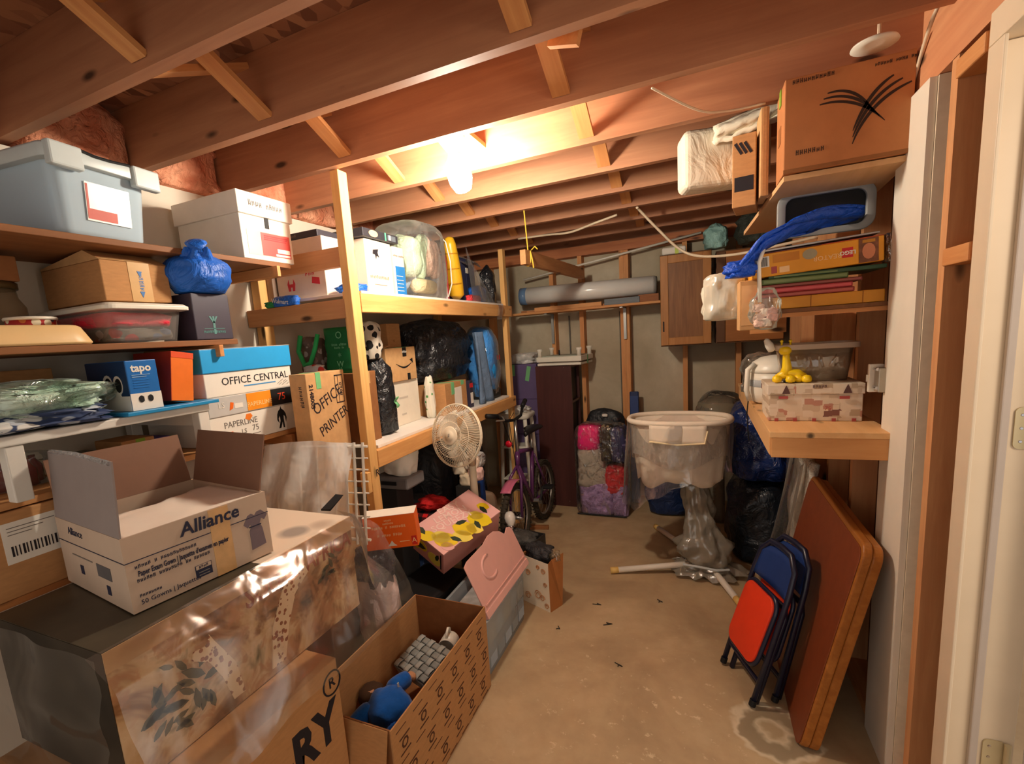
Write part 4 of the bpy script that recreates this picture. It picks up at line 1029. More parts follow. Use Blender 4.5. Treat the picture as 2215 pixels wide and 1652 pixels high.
# lid: hinged on the right edge, rising to the left
LM = Matrix.Translation((.135, .03, BH+.026)) @ Matrix.Rotation(math.radians(66), 4, 'Y')
lp = [(0,-.29),(.012,-.285),(.012,.285),(0,.29),(-.20,.29),(-.225,.275),(-.235,.24),(-.215,.19),(-.25,.15),(-.275,.09),(-.28,.02),(-.265,-.06),(-.262,-.25),(-.25,-.29)]
lo = MB().prism(lp, 0, .006, LM).build('lid', PK, t, bevel=.002)
MB().box(-.02, .016, -.292, .292, -.018, .010, LM).build('lid_rim', PK, lo, bevel=.004)
MB().box(-.045, -.036, -.27, .27, .0062, .012, LM).build('lid_ridge', PK, lo, bevel=.003)
mb = MB(); mb.X = LM; mb.tube([(-.16+.055*math.cos(a), -.09+.075*math.sin(a), .006) for a in [PI*.9+PI*1.3*k/16 for k in range(17)]], .007, 8); mb.build('embossed_ring', PK, lo, True)
for y in (-.10, .12): MB().box(-.002, .024, y-.05, y+.05, -.03, -.002, LM).build('latch', PK, lo, bevel=.004)

# paper gift bag with scroll print
t = thing('gift_bag', 'white paper gift bag with brown scroll print on floor', 'gift bag', (-.87, 2.56, 0), math.radians(-24))
GB = flat('gift_paper', (236,220,196), .5, .04); GS = flat('gift_kraft', (176,112,60), .6)
w_, dd_, h_ = .22, .11, .30
MB().add([(-w_/2,-dd_/2,0),(w_/2,-dd_/2,0),(w_/2,-dd_/2,h_),(-w_/2,-dd_/2,h_)], [(0,1,2,3)]).build('front_panel', GB, t, solid=.0015)
MB().add([(-w_/2,dd_/2,0),(w_/2,dd_/2,0),(w_/2,dd_/2+.03,h_),(-w_/2,dd_/2+.03,h_)], [(0,1,2,3)]).build('back_panel', GB, t, solid=.0015)
MB().add([(w_/2,-dd_/2,0),(w_/2,dd_/2,0),(w_/2,dd_/2+.03,h_+.02),(w_/2-.02,0,h_),(w_/2,-dd_/2,h_)], [(0,1,2,3,4)]).build('side_panel', GS, t, solid=.0015, label='plain brown side')
MB().add([(-w_/2,-dd_/2,0),(-w_/2,dd_/2,0),(-w_/2,dd_/2+.03,h_),(-w_/2+.02,0,h_),(-w_/2,-dd_/2,h_)], [(0,1,2,3,4)]).build('side_panel', GS, t, solid=.0015)
B(-w_/2,w_/2,-dd_/2,dd_/2,.0,.002).build('base_panel', GS, t)
for cx, cz, r in ((.02,.08,.03),(.055,.07,.02),(.07,.24,.018),(.03,.255,.014),(.08,.16,.015),(.085,.03,.018),(-.05,.2,.02),(-.06,.05,.025)):
    mb = MB(); mb.tube([(cx+r*(1-k/30)*math.cos(k*.5), -dd_/2-.0016, cz+r*(1-k/30)*math.sin(k*.5)) for k in range(22)], .0022, 4); mb.build('scroll_print', GS, t)
blob(.18, .12, .10, 101, lump=.3).build('tissue', bagmat('dark_tissue', (44,42,44), .6, 14), t, True, loc=(-.02,.02,.255))
blob(.07, .06, .06, 102, lump=.4).build('wrapped_sweet', film('sweet_film', (220,190,150), .4), t, True, loc=(.075,.04,.28))
# dark crate with bulb and charcoal bag behind
t = thing('plastic_crate', 'dark open crate by the bicycle wheel', 'crate', (-1.10, 2.80, 0), math.radians(-12))
DK = flat('charcoal_plastic', (50,48,46), .5, .1)
for x in (-.15, .145): B(x, x+.005, -.11, .11, .0, .30).build('side_wall', DK, t)
for y in (-.11, .105): B(-.145, .145, y, y+.005, .0, .30).build('end_wall', DK, t)
B(-.145,.145,-.105,.105,.0,.006).build('floor_panel', DK, t)
blob(.22, .16, .16, 103, lump=.3).build('crumpled_sheet', bagmat('charcoal_cloth', (70,68,64), .6, 10), t, True, loc=(.03,0,.17))
t = thing('light_bulb', 'frosted white light bulb lying on the dark crate', 'light bulb', (-1.155, 2.83, .40), rot=(math.radians(30), math.radians(160), 0))
MB().lathe([(.004,-.05),(.02,-.045),(.032,-.03),(.038,-.005),(.034,.02),(.02,.045),(.015,.055)], 20).build('glass', flat('frosted', (226,220,210), .25, .02, spec=.6), t, True)
MB().lathe([(.0155,.05),(.0165,.058),(.0145,.064),(.0165,.07),(.0145,.076),(.006,.082)], 16).build('cap', CHROME, t, True)
t = thing('wood_offcut', 'short brown wood offcut on floor by dark cabinet', 'wood', (-1.22, 3.62, 0), math.radians(12))
B(-.08, .08, -.02, .02, 0, .03).build('block', CARD3, t, bevel=.003)

# lemon gift box, tilted
t = thing('lemon_box', 'pink gift box printed with lemons, tilted with lid open', 'gift box', (0, 0, 0))
_ey = Vector((.16,.395,.10)).normalized(); _ex = Vector((.22,-.04,-.08)); _ex = (_ex-_ey*_ex.dot(_ey)).normalized(); _ez = _ex.cross(_ey)
_lm = Matrix((_ex, _ey, _ez)).transposed()
t.rotation_euler = _lm.to_euler(); t.location = Vector((-1.239, 2.2535, .61))-_ez*.16
LP = flat('lemon_pink', (240,184,178), .45, .03); LY = flat('lemon_yellow', (242,210,20), .45, .04); LL = flat('lemon_pale', (246,224,96), .45, .04); LGN = flat('leaf_green', (40,54,34), .5, .15)
lw, ld, lh = .25, .44, .148
B(-lw/2, lw/2, -ld/2, ld/2, 0, lh).build('body', flat('lemon_side', (226,158,146), .5, .03), t, bevel=.002)
dd_ = (lw, ld, lh+.0)
B(-lw/2-.003, lw/2+.003, -ld/2-.003, ld/2+.003, lh, lh+.012).build('lid', LP, t, bevel=.002)
dl = (lw+.006, ld+.006, lh+.012)
def lemon(u, v, s, mat, a=0, side='topy'):
    pts = [(s*1.15*math.cos(k*PI/10)*(1+.12*(k % 10 == 0)), s*.9*math.sin(k*PI/10)) for k in range(20)]
    return poly(t, 'lemon_print', dl, side, u, v, pts, mat, .0012, a)
for u, v, s, mt in ((.62,.90,.03,LY),(.84,.70,.058,LY),(.70,.72,.035,LL),(.80,.46,.056,LY),(.95,.55,.04,LL),(.92,.36,.045,LL),(.74,.17,.055,LY),(.62,.16,.045,LL),(.40,.06,.04,LY),(.90,.12,.03,LP)):
    lemon(u, v, s, mt, .5)
def leaf(u, v, a, s=.035, side='topy', dm=None):
    return poly(t, 'leaf_print', dm or dl, side, u, v, [(-s,0),(-s*.4,s*.42),(s*.4,s*.36),(s,0),(s*.4,-s*.36),(-s*.4,-s*.42)], LGN, .0016, a)
for u, v, a in ((.70,.86,-.1),(.92,.62,-.3),(.62,.50,1.2),(.88,.27,.4),(.20,.07,-.2)): leaf(u, v, a)
LT = flat('pink_text', (250,216,206), .5)
mB = fmat(dl, 'topy', .30, .5, .0012, PI/2)
for i, (s_, x) in enumerate((('EASY', .08), ('LEMON', .0), ('SQUEEZY', -.085))):
    text(t, s_, .062, dl, 'topy', .12+.17*i, .56-.06*i, LT, ang=math.radians(78), align='CENTER', lift=.0012, bold=.0008)
for u, v, s, mt in ((.3,.6,.045,LY),(.7,.4,.05,LL),(.1,.4,.03,LY)):
    poly(t, 'lemon_print', dd_, '-y', u, v, [(s*math.cos(k*PI/8), s*.8*math.sin(k*PI/8)) for k in range(16)], LY if mt is LY else LL, .0012)
leaf(.25, .55, .1, .05, '-y', dd_); leaf(.8, .6, 1.2, .03, '-y', dd_)
patch(t, 'ribbon_slot', dd_, '-y', .9, .93, .15, .9, BLACK, .002)
# support below: dark suitcase
t = thing('black_suitcase', 'black suitcase lying under the lemon gift box', 'suitcase', (-1.375, 2.18, 0), math.radians(-4))
B(-.15, .15, -.30, .13, 0, .30).build('shell', BLACK, t, bevel=.03, seg=3)
for x in (-.05, .05): B(x-.002, x+.002, -.305, .135, .03, .27).build('rib', DK, t)
MB().tube([(-.05,-.30,.2),(-.05,-.33,.2),(.05,-.33,.2),(.05,-.30,.2)], .008, 6).build('handle', DK, t)

# orange box on pink laundry bag
t = thing('laundry_bag', 'clear-topped bag of pale pink linen beside the safari box', 'bag', (-1.365, 1.665, .22))
B(-.09, .09, -.07, .07, -.219, 0).build('box_below', CARD3, t)
blob(.19, .16, .36, 111, lump=.08, e1=.6, e2=.75).build('linen', bagmat('pink_linen', (240,214,208), .75, 9, .7, .2), t, True)
blob(.17, .15, .19, 112, lump=.2, neck=.35).build('bag_neck', bagmat('dark_film', (58,50,60), .15, 12, 1.0, .7), t, True, loc=(0, 0, .30))
blob(.197, .167, .37, 113, lump=.1, e1=.6, e2=.75).build('clear_bag', film('bedding_film', (240,238,230), .08), t, True)
t = thing('orange_carton', 'bright orange retail box with white print above laundry bag', 'box', (-1.225, 1.645, .735), rot=(math.radians(2), math.radians(-3), math.radians(24)))
d = (.225, .085, .15)
B(-.1125, .1125, -.0425, .0425, 0, .15).build('body', flat('carton_orange', (244,104,24), .5, .05, 5), t, bevel=.002)
patch(t, 'top_panel', d, 'topy', 0, 1, 0, 1, WPAPER)
for i, (s_, sz, v) in enumerate((('ADOBE', .012, .86), ('ACROBAT', .013, .77), ('ADOBE & ACROBAT', .019, .66), ('5 USER PACK', .019, .42))):
    text(t, s_, sz, d, '-y', .48, v, flat('orange_print', (252,206,150), .5), align='CENTER')
patch(t, 'red_mark', d, '-y', .88, .98, .05, .32, flat('mark_red', (206,40,24), .5)); text(t, 'A', .03, d, '-y', .93, .19, flat('orange_print', (252,206,150), .5), align='CENTER', lift=.0016)
poly(t, 'white_mark', d, '-y', .50, .15, [(-.02,-.01),(.02,-.01),(.008,.0),(0,.014),(-.01,.0)], WPAPER); patch(t, 'print_line', d, '-y', .65, .84, .18, .2, flat('orange_print', (252,206,150), .5))
patch(t, 'side_panel', d, '-x', 0, 1, 0, 1, flat('dark_red', (130,24,30), .5))

# pedestal fan
t = thing('pedestal_fan', 'white pedestal fan with round wire grille in front of rack', 'fan', (-1.262, 2.545, 0))
FW = flat('fan_white', (232,218,192), .4, .03)
MB().lathe([(.14,0),(.14,.012),(.06,.035),(.03,.05)], 28).build('base', FW, t, True)
MB().tube([(0,0,.04),(0,0,.55)], .016, 14).build('pole', FW, t, True); MB().tube([(0,0,.52),(0,.0,.86)], [.026,.022], 14).build('pole_sleeve', FW, t, True)
fd = Vector((-.22, -.97, .18)).normalized()
FM = Matrix.Translation((.03, -.24, 1.08)) @ fd.to_track_quat('Z', 'Y').to_matrix().to_4x4()
mb = MB(); mb.lathe([(.05,-.17),(.065,-.15),(.068,-.09),(.05,-.07)], 18, FM); mb.build('motor', FW, t, True)
MB().tube([(0,0,.85), tuple(FM @ Vector((.0,-.01,-.14)))], [.024,.03], 12).build('neck', FW, t, True)
RAD = .174
mb = MB()
for i in range(3):
    mb.X = FM @ Matrix.Rotation(2*PI*i/3+.5, 4, 'Z')
    mb.grid(lambda u, v: ((.025+.125*u)*math.cos((v-.5)*1.5*(.5+.5*u)), (.025+.125*u)*math.sin((v-.5)*1.5*(.5+.5*u)), -.03+.05*(v-.5)), 10, 8)
mb.build('blades', tub('fan_blade', (240,232,214), .6, .2), t, True, solid=.003)
mb = MB(); mb.X = FM
for r, z in ((RAD, 0), (RAD, -.012), (.12, .035), (.075, .045)):
    mb.tube([(r*math.cos(a*PI/20), r*math.sin(a*PI/20), z) for a in range(40)], .004 if r == RAD else .0018, 6, True)
mb.build('grille_ring', FW, t, True)
mb = MB(); mb.X = FM
for i in range(72):
    a = 2*PI*i/72; c, s_ = math.cos(a), math.sin(a); c2, s2 = math.cos(a+.22), math.sin(a+.22)
    mb.tube([(.045*c2,.045*s2,.05), (.11*math.cos(a+.12),.11*math.sin(a+.12),.04), (.155*c,.155*s_,.018), (RAD*c,RAD*s_,0)], .0011, 4)
    mb.tube([(.05*c,.05*s_,-.075), (.12*c,.12*s_,-.06), (RAD*c,RAD*s_,-.012)], .0011, 4)
mb.build('grille_wires', FW, t, True, kind='stuff')
mb = MB(); mb.lathe([(.052,.044),(.052,.05),(.046,.054),(.03,.052),(.028,.056),(.002,.057)], 24, FM); mb.build('badge', FW, t, True)
text(t, 'G', .03, None, None, 0, 0, GREYINK, align='CENTER', m=FM @ Matrix.Translation((0, 0, .0575)))

# bicycle, leaning on the rack, seen from behind
t = thing('bicycle', 'purple child bicycle leaning on the rack with black tyres', 'bicycle', (-1.235, 3.52, 0.005), rot=(0, math.radians(3), math.radians(180)))
TY = flat('tyre', (58,50,38), .8, .15, 60, .4); FRM = flat('frame_purple', (92,44,92), .3, .1, spec=.6); SIL = flat('alloy', (190,188,182), .3, .05, metal=.8)
RW = .255
def wheel(y):
    w = MB().tube([(0, y+RW*math.cos(a*PI/20), RW+RW*.92*math.sin(a*PI/20)*1.0) for a in range(40)], .024, 10, True)
    o = w.build('tyre', TY, t, True)
    k = MB()
    for i in range(48):
        a = 2*PI*i/48
        k.box(-.026, .026, -.006, .006, -.003, .003, Matrix.Translation((0, y+(RW+.021)*math.cos(a), RW+(RW*.92+.021)*math.sin(a))) @ Matrix.Rotation(-a+PI/2, 4, 'X').inverted())
    k.build('tread', TY, o, kind='stuff')
    MB().tube([(0, y+(RW-.026)*math.cos(a*PI/20), RW+(RW*.92-.026)*math.sin(a*PI/20)) for a in range(40)], .009, 6, True).build('rim', SIL, t, True)
    MB().tube([(-.05,y,RW),(.05,y,RW)], .014, 10).build('hub', SIL, t, True)
    s_ = MB()
    for i in range(20):
        a = 2*PI*i/20; s_.tube([((-1)**i*.03, y, RW), (0, y+(RW-.03)*math.cos(a), RW+(RW*.92-.03)*math.sin(a))], .0012, 3)
    s_.build('spokes', SIL, t, kind='stuff')
wheel(-.36); wheel(.33)
BB = (0, -.05, .26); HT = (0, .16, .72); HB = (0, .19, .62); ST = (0, -.17, .66)
for p, q, r in ((BB, ST, .016), (ST, HT, .017), (BB, HB, .019), (HB, HT, .02)): MB().tube([p, q], r, 10).build('frame_tube', FRM, t, True)
for s_ in (-.04, .04):
    MB().tube([(s_, -.36, RW), (s_*.5, -.05, .26)], .009, 8).build('chain_stay', FRM, t, True); MB().tube([(s_, -.36, RW), (s_*.4, -.17, .62)], .008, 8).build('seat_stay', FRM, t, True)
    MB().tube([(s_*1.1, .33, RW), (s_*1.1, .26, .54), (0, .20, .62)], .012, 8).build('fork_blade', FRM, t, True)
MB().tube([(0,-.17,.64),(0,-.20,.80)], .012, 8).build('seat_post', SIL, t, True)
MB().loft([[(wx*math.cos(a*PI/8), y_+.02*0, z_+.022*math.sin(a*PI/8)) for a in range(16)] for y_, wx, z_ in ((-.32,.03,.82),(-.30,.075,.825),(-.24,.08,.825),(-.18,.05,.82),(-.08,.022,.815),(-.05,.01,.81))]).build('saddle', flat('saddle_black', (24,24,26), .4, spec=.5), t, True)
MB().tube([(0,.16,.70),(0,.14,.97)], .013, 8).build('stem', SIL, t, True)
HBM = Matrix.Translation((0, .15, 0)) @ Matrix.Rotation(math.radians(82), 4, 'Z') @ Matrix.Translation((0, -.15, 0))
def hb(*ps): return [tuple(HBM @ Vector(p)) for p in ps]
MB().tube(hb((-.30,.10,1.07),(-.22,.12,1.05),(-.12,.145,.98),(0,.15,.965),(.12,.145,.98),(.22,.12,1.04),(.30,.10,1.05)), .012, 8).build('handlebar', BLACK, t, True)
for p, q in (((-.305,.10,1.072),(-.20,.125,1.04)),((.305,.10,1.052),(.20,.125,1.03))): MB().tube(hb(p, q), .018, 10).build('grip', BLACK, t, True)
for s_ in (-1, 1): MB().tube(hb((s_*.17,.15,1.02),(s_*.2,.18,1.0),(s_*.28,.16,1.01)), .006, 6).build('brake_lever', SIL, t)
for k in range(3): MB().tube([(-.05+.05*k,.05+.1*k,1.02),(-.05+.05*k,.26,.98),(.0,.24,.76),(.01,.19,.55)], .003, 5).build('cable', BLACK, t)
MB().lathe([(.02,0),(.026,.004),(.026,.012)], 16, Matrix.Translation((0.03,.235,.80)) @ Matrix.Rotation(-PI/2, 4, 'X')).build('reflector', tub('reflector_red', (214,30,50), .8, .15), t, True)
MB().grid(lambda u, v: (-.04+.08*u, .33+.29*math.cos(1.0+1.0*v), RW+.285*math.sin(1.0+1.0*v)), 4, 12).build('mudguard', flat('guard_pink', (206,110,140), .35), t, True, solid=.003)
MB().tube([(-.06,-.05,.26),(.06,-.05,.26)], .016, 8).build('bottom_bracket', SIL, t)
for s_ in (-1, 1):
    MB().tube([(s_*.07,-.05,.26),(s_*.08,-.05+s_*.06,.26-s_*.10)], .009, 8).build('crank', BLACK, t)
    B(s_*.09-.0, s_*.09+.08*s_, -.075+s_*.06, .0+s_*.06, .25-s_*.10, .272-s_*.10).build('pedal', BLACK, t, bevel=.004) if s_ > 0 else B(-.17, -.09, -.135, -.06, .35, .372).build('pedal', BLACK, t, bevel=.004)
MB().lathe([(.08,0),(.085,.002),(.08,.004)], 28, Matrix.Translation((.045,-.05,.26)) @ Matrix.Rotation(PI/2, 4, 'Y')).build('chainring', SIL, t)

# under the rack
t = thing('tote_bag', 'white and green fabric bag on a grey box under rack', 'bag', (-1.585, 2.25, .868), rot=(0, math.radians(8), 0))
blob(.19, .18, .20, 121, lump=.14).build('sack', spots('white_green', (240,236,226), [(170,200,160),(226,226,214),(140,170,110)], 6, (.2,.45)), t, True)
t, d = carton('grey_box', 'grey plastic case under the white and green bag', 'case', -1.71, -1.475, 2.15, 2.335, .795, .07, flat('mid_grey', (122,118,118), .6), bevel=.012)
B(-.05, .05, -.105, -.1, .03, .05).build('catch', BLACK, t)
t, d = carton('plain_crate', 'dark box stacked below the grey plastic case', 'box', -1.72, -1.56, 2.16, 2.325, 0, .793, flat('dark_crate', (40,38,38), .7))
patch(t, 'hand_slot', d, '-y', .35, .65, .7, .76, BLACK)
def plaid():
    n = NT('red_black_plaid'); tc = n.n('ShaderNodeTexCoord')
    sp = n.n('ShaderNodeSeparateXYZ'); n.l(tc.outputs['Object'], sp.inputs[0])
    def st_(sock):
        a = n.n('ShaderNodeMath', operation='MULTIPLY'); a.inputs[1].default_value = 15.0; n.l(sock, a.inputs[0])
        f = n.n('ShaderNodeMath', operation='FRACT'); n.l(a.outputs[0], f.inputs[0])
        g = n.n('ShaderNodeMath', operation='GREATER_THAN'); g.inputs[1].default_value = .5; n.l(f.outputs[0], g.inputs[0]); return g.outputs[0]
    ad = n.n('ShaderNodeMath', operation='ADD'); n.l(st_(sp.outputs[0]), ad.inputs[0])
    b = n.n('ShaderNodeMath', operation='ADD'); n.l(sp.outputs[2], b.inputs[0]); n.l(sp.outputs[1], b.inputs[1]); n.l(st_(b.outputs[0]), ad.inputs[1])
    h = n.n('ShaderNodeMath', operation='MULTIPLY'); h.inputs[1].default_value = .5; n.l(ad.outputs[0], h.inputs[0])
    n.bsdf(n.ramp(h.outputs[0], [(0, (224,34,34)), (.4, (84,16,18)), (.9, (16,12,12))], 'CONSTANT'), .8); return n.m
t = thing('plaid_case', 'red and black checked soft case under the rack', 'case', (-1.66, 2.43, .345))
B(-.25, .25, -.10, .12, 0, .24).build('shell', plaid(), t, bevel=.06, seg=4)
MB().tube([(-.2,-.101,.12),(.2,-.101,.12)], .004, 6).build('zip', BLACK, t)
t, d = carton('blue_box', 'blue box below the checked case beside rack post', 'box', -1.86, -1.555, 2.36, 2.49, 0, .343, flat('denim_blue', (74,104,160), .7))
patch(t, 'side_panel', d, '-y', .1, .9, .1, .9, flat('denim2', (66,92,146), .7))
t = thing('folded_clothes', 'grey and red folded clothes on the checked case', 'clothes', (-1.64, 2.45, .592))
for i, (x, c, s_) in enumerate(((-.10,(94,92,92),131),(.0,(60,62,66),132),(.12,(196,40,40),133))): blob(.20, .16, .055, s_, lump=.25, e1=.5).build('garment', bagmat('garment%d' % i, c, .9, 14, .6, .1), t, True, loc=(x, .0, 0))
t = thing('bin_bag', 'dark duffel-like bag in shadow under the rack', 'bag', (-1.84, 2.96, 0))
blob(.4, .4, .92, 134, lump=.12, e1=.6).build('sack', bagmat('dark_bag', (34,36,40), .5, 8, .8), t, True)
t = thing('bin_bag', 'black bag with crumpled top behind the fan', 'bag', (-1.80, 3.40, 0))
blob(.4, .36, .88, 135, lump=.15, e1=.65, neck=.5).build('sack', BBAG, t, True)
t = thing('duffel_bag', 'royal blue bag with white top between fan and bicycle', 'bag', (-1.535, 3.11, 0))
blob(.15, .16, .70, 136, lump=.12, e1=.5).build('sack', flat('deep_blue', (26,64,136), .7, .2, 8), t, True)
blob(.16, .15, .12, 137, lump=.25).build('white_top', bagmat('white_poly', (214,210,204), .4, 14), t, True, loc=(0,0,.66))
t = thing('soft_toy', 'pale pink and cream soft toy behind the fan', 'soft toy', (-1.475, 2.88, .0))
B(-.07,.07,-.05,.05,0,.60).build('stand_box', DK, t)
for i, (x, z, c) in enumerate(((0,.60,(226,206,176)),(.07,.64,(232,190,180)),(-.05,.68,(236,222,196)),(.04,.72,(228,204,180)))): blob(.11, .09, .09, 140+i, lump=.15).build('limb', flat('toy%d' % i, c, .9), t, True, loc=(x, 0, z))
t = thing('brown_cushion', 'taupe cushion leaning upright behind the bicycle wheel', 'cushion', (-1.47, 2.86, 0))
t.location = (-1.54, 3.27, 0)
blob(.2, .09, .42, 145, lump=.05, e1=.4, e2=.7).build('cushion_body', flat('taupe', (150,124,100), .85), t, True)
# ================================================================== BACK WALL
t = thing('step_stool', 'white plastic stool on legs behind the bicycle', 'stool', (-1.535, 4.09, 0))
MB().loft([ring(.28,.24,.05,.86), ring(.30,.26,.06,.875), ring(.30,.26,.06,.90), ring(.27,.23,.05,.91)]).build('seat', WPLAS, t, True, bevel=.003)
for sx in (-1, 1):
    for sy in (-1, 1): MB().tube([(sx*.11, sy*.09, .86), (sx*.145, sy*.12, 0)], [.018, .016], 10).build('leg', WPLAS, t, True)
for z in (.30, .60):
    k = .11+.035*(1-z/.86)
    MB().tube([(-k,-.1-.01,z),(k,-.1-.01,z)], .012, 8).build('stretcher', WPLAS, t); B(-k, k, -.1, .1, z-.012, z).build('step', WPLAS, t, bevel=.003)
blob(.26, .2, .06, 151, lump=.25).build('plastic_cover', film('milky_film', (222,222,216), .42, .15, 9, .75), t, True, loc=(0,0,.905))
t, d = carton('purple_bin', 'purple storage box with green tape behind dark cabinet', 'storage box', -1.66, -1.385, 4.29, 4.49, .0, 1.33, flat('purple_bin', (104,88,128), .5, .06))
for z in (.33, .66, 1.0): B(-.1385, .1385, -.1015, .1015, z-.006, z+.006).build('lid_edge', flat('purple_dk', (84,70,108), .5), t)
patch(t, 'tape', d, '-y', .62, .76, .88, .985, GTAPE, ang=-.2); patch(t, 'tape', d, '-y', .1, .22, .92, 1, GTAPE)
t = thing('bubble_roll', 'loose clear bubble sheet on the purple box', 'plastic sheet', (-1.53, 4.39, 1.332))
blob(.24, .2, .10, 152, lump=.3).build('sheet', film('milky_film', (222,222,216), .42, .15, 9, .75), t, True)
# dark cabinet
WEN = wood('wenge', (70,40,38), (92,54,50), 'z', .6, .4, False)
t = thing('dark_cabinet', 'tall dark brown bookcase standing end-on by back wall', 'bookcase', (-1.195, 4.335, 0), math.radians(-1.5))
B(-.165, .165, -.145, -.125, 0, 1.31).build('side_panel', WEN, t, bevel=.001)
B(-.165, .165, .125, .145, 0, 1.31).build('side_panel', WEN, t, bevel=.001)
B(-.165, -.155, -.124, .124, 0, 1.31).build('back_panel', WEN, t)
for z in (.02, .33, .65, .97, 1.288): B(-.154, .165, -.1245, .1245, z, z+.02).build('shelf', WEN, t)
B(.13, .14, -.124, .124, .04, 1.287).build('inner_panel', BLACK, t)
for x in (-.13, .10):
    for z in (.05, 1.29): MB().lathe([(.004,0),(.003,.001)], 8, Matrix.Translation((x,-.1455,z)) @ Matrix.Rotation(PI/2, 4, 'X')).build('screw', CHROME, t)
# upturned white plastic base
t = thing('upturned_table', 'white plastic tray table upside down on dark bookcase', 'table', (-1.12, 4.325, 1.312), math.radians(-6))
B(-.205, .205, -.16, .17, 0, .022).build('tray', WPLAS, t, bevel=.006); B(-.21, .21, -.165, .175, .034, .078).build('frame', WPLAS, t, bevel=.004); B(-.19, .19, -.15, .16, .0225, .0338).build('spacer', flat('grey_gap', (120,110,100), .6), t)
B(-.17, .17, -.13, .14, .0785, .084).build('recess', flat('pale_green_grey', (178,186,170), .5), t)
for sx in (-1, 1):
    for sy, yy in ((-1, -.14), (1, .15)):
        MB().lathe([(.02,.078),(.018,.12),(.026,.135),(.026,.15),(.012,.152)], 12, Matrix.Translation((sx*.185, yy, 0))).build('leg', WPLAS, t, True)
MB().tube([(-.05,0,.084),(-.05,0,.13)], .008, 8).build('peg', BLACK, t); patch(t, 'tape', (.42,.34,.078), '+x', .5, .58, .0, 1, GTAPE)
# bags beside it
t = thing('bin_bag', 'low black bag between dark bookcase and blue board', 'bag', (-.79, 4.38, 0))
blob(.40, .2, .88, 161, lump=.14, e1=.6).build('sack', bagmat('dark_bag', (34,36,40), .5, 8, .8), t, True)
blob(.05,.03,.025,162).build('tag', WPAPER, t, True, loc=(.02,-.09,.83))
t = thing('blue_board', 'narrow dark blue board leaning on back wall stud', 'board', (-.535, 4.40, 0), rot=(math.radians(-4), 0, 0))
B(-.04, .04, -.012, .012, 0, 1.03).build('panel', flat('board_navy', (36,52,96), .5), t, bevel=.01); B(-.034, .034, -.0135, -.012, .04, .99).build('face', flat('board_navy2', (48,70,126), .5), t)
# bedding bag
t = thing('bedding_bag', 'clear zip bag of folded pink, grey and lilac bedding on floor', 'bag', (-.775, 4.115, 0))
def cushion(x0, x1, z0, z1, mat, seed, y0=-.11):
    w_, h_ = x1-x0, z1-z0
    MB().grid(blobfn(w_, .2, h_, seed, lump=.12, e1=.42, e2=.5), 28, 16, True).build('folded_blanket', mat, t, True, loc=((x0+x1)/2, y0+.1, z0))
PKD = spots('hot_pink_dots', (240,40,126), [(246,214,226),(250,120,170)], 30, (.16,.2), .8); LIL = bagmat('lilac_quilt', (196,166,214), .85, 20, .6, .1)
GRQ = flat('grey_quilt', (190,178,162), .9, .12, 20, .3); CAM_ = spots('camo_dark', (74,58,46), [(40,40,48),(180,160,120),(96,86,60)], 26, (.4,.45), .8); NVF = spots('navy_floral', (60,58,96), [(190,180,190),(120,110,150)], 26, (.25,.3), .8)
cushion(-.20, .0, .58, .80, PKD, 171); cushion(.0, .10, .48, .80, CAM_, 172); cushion(.09, .22, .48, .78, NVF, 173); cushion(-.20, .03, .36, .60, GRQ, 174); cushion(-.20, .06, .25, .44, GRQ, 175)
cushion(-.20, .12, .0, .31, LIL, 176); cushion(.03, .22, .20, .44, flat('red_fleece', (212,44,52), .9), 177); cushion(.09, .22, .0, .30, bagmat('lilac_quilt', (176,140,196), .85, 20, .6, .1), 178)
blob(.45, .24, .81, 179, lump=.04, e1=.28, e2=.35).build('clear_bag', film('bedding_film2', (240,236,230), .06, .06, 16, .2, 1.0, .35), t, True)
MB().tube([(-.21,-.11,.012),(.21,-.11,.012)], .006, 6).build('zip', BLACK, t)

# bassinet on tripod stand
t = thing('bassinet', 'oval cream bassinet under clear plastic on white tripod stand', 'bassinet', (-.12, 3.22, 0))
FAB = flat('cream_fabric', (222,204,186), .9, .05, 20, .1); FABP = flat('cream_pale', (236,222,202), .9, .04)
def oval(rx, ry, z, n=36, cx=0): return [(cx+rx*math.copysign(abs(math.cos(2*PI*i/n))**.8, math.cos(2*PI*i/n)), ry*math.copysign(abs(math.sin(2*PI*i/n))**.8, math.sin(2*PI*i/n)), z) for i in range(n)]
RZ = 1.0
def hang(u, v):
    a = 2*PI*u; n_ = noise.noise(Vector((math.cos(a)*2.2, math.sin(a)*2.2, 5)))
    r = 1-.16*v+.02*math.sin(a*14)*v; return (.293*r*math.cos(a), .188*r*math.sin(a), RZ-(.385+.045*n_+.008*math.sin(a*5))*v)
MB().grid(hang, 80, 10, True).build('fabric_skirt', FABP, t, True, solid=.006)
MB().loft([oval(.285,.18,RZ), oval(.265,.165,RZ-.08), oval(.24,.15,RZ-.2), oval(.20,.12,RZ-.30), oval(.19,.12,RZ-.30), oval(.235,.15,RZ-.2), oval(.26,.165,RZ-.06), oval(.285,.18,RZ)], False).build('basket', FAB, t, True)
MB().loft([oval(.19,.12,RZ-.315), oval(.01,.01,RZ-.31)], False).build('mattress_pad', FABP, t, True)
MB().tube([p for p in oval(.298,.192,RZ+.01, 48)], .017, 10, True).build('rim_padding', FABP, t, True)
def mesh_(u, v):
    a = 2*PI*u; r = 1+.02*math.sin(a*9); return (.29*r*math.cos(a), .185*r*math.sin(a), RZ-.02-.26*v*(.85+.15*math.sin(a*3)))
MB().grid(mesh_, 60, 6, True).build('inner_liner', film('mesh_liner', (226,214,200), .5, .5, 30, .9), t, True)
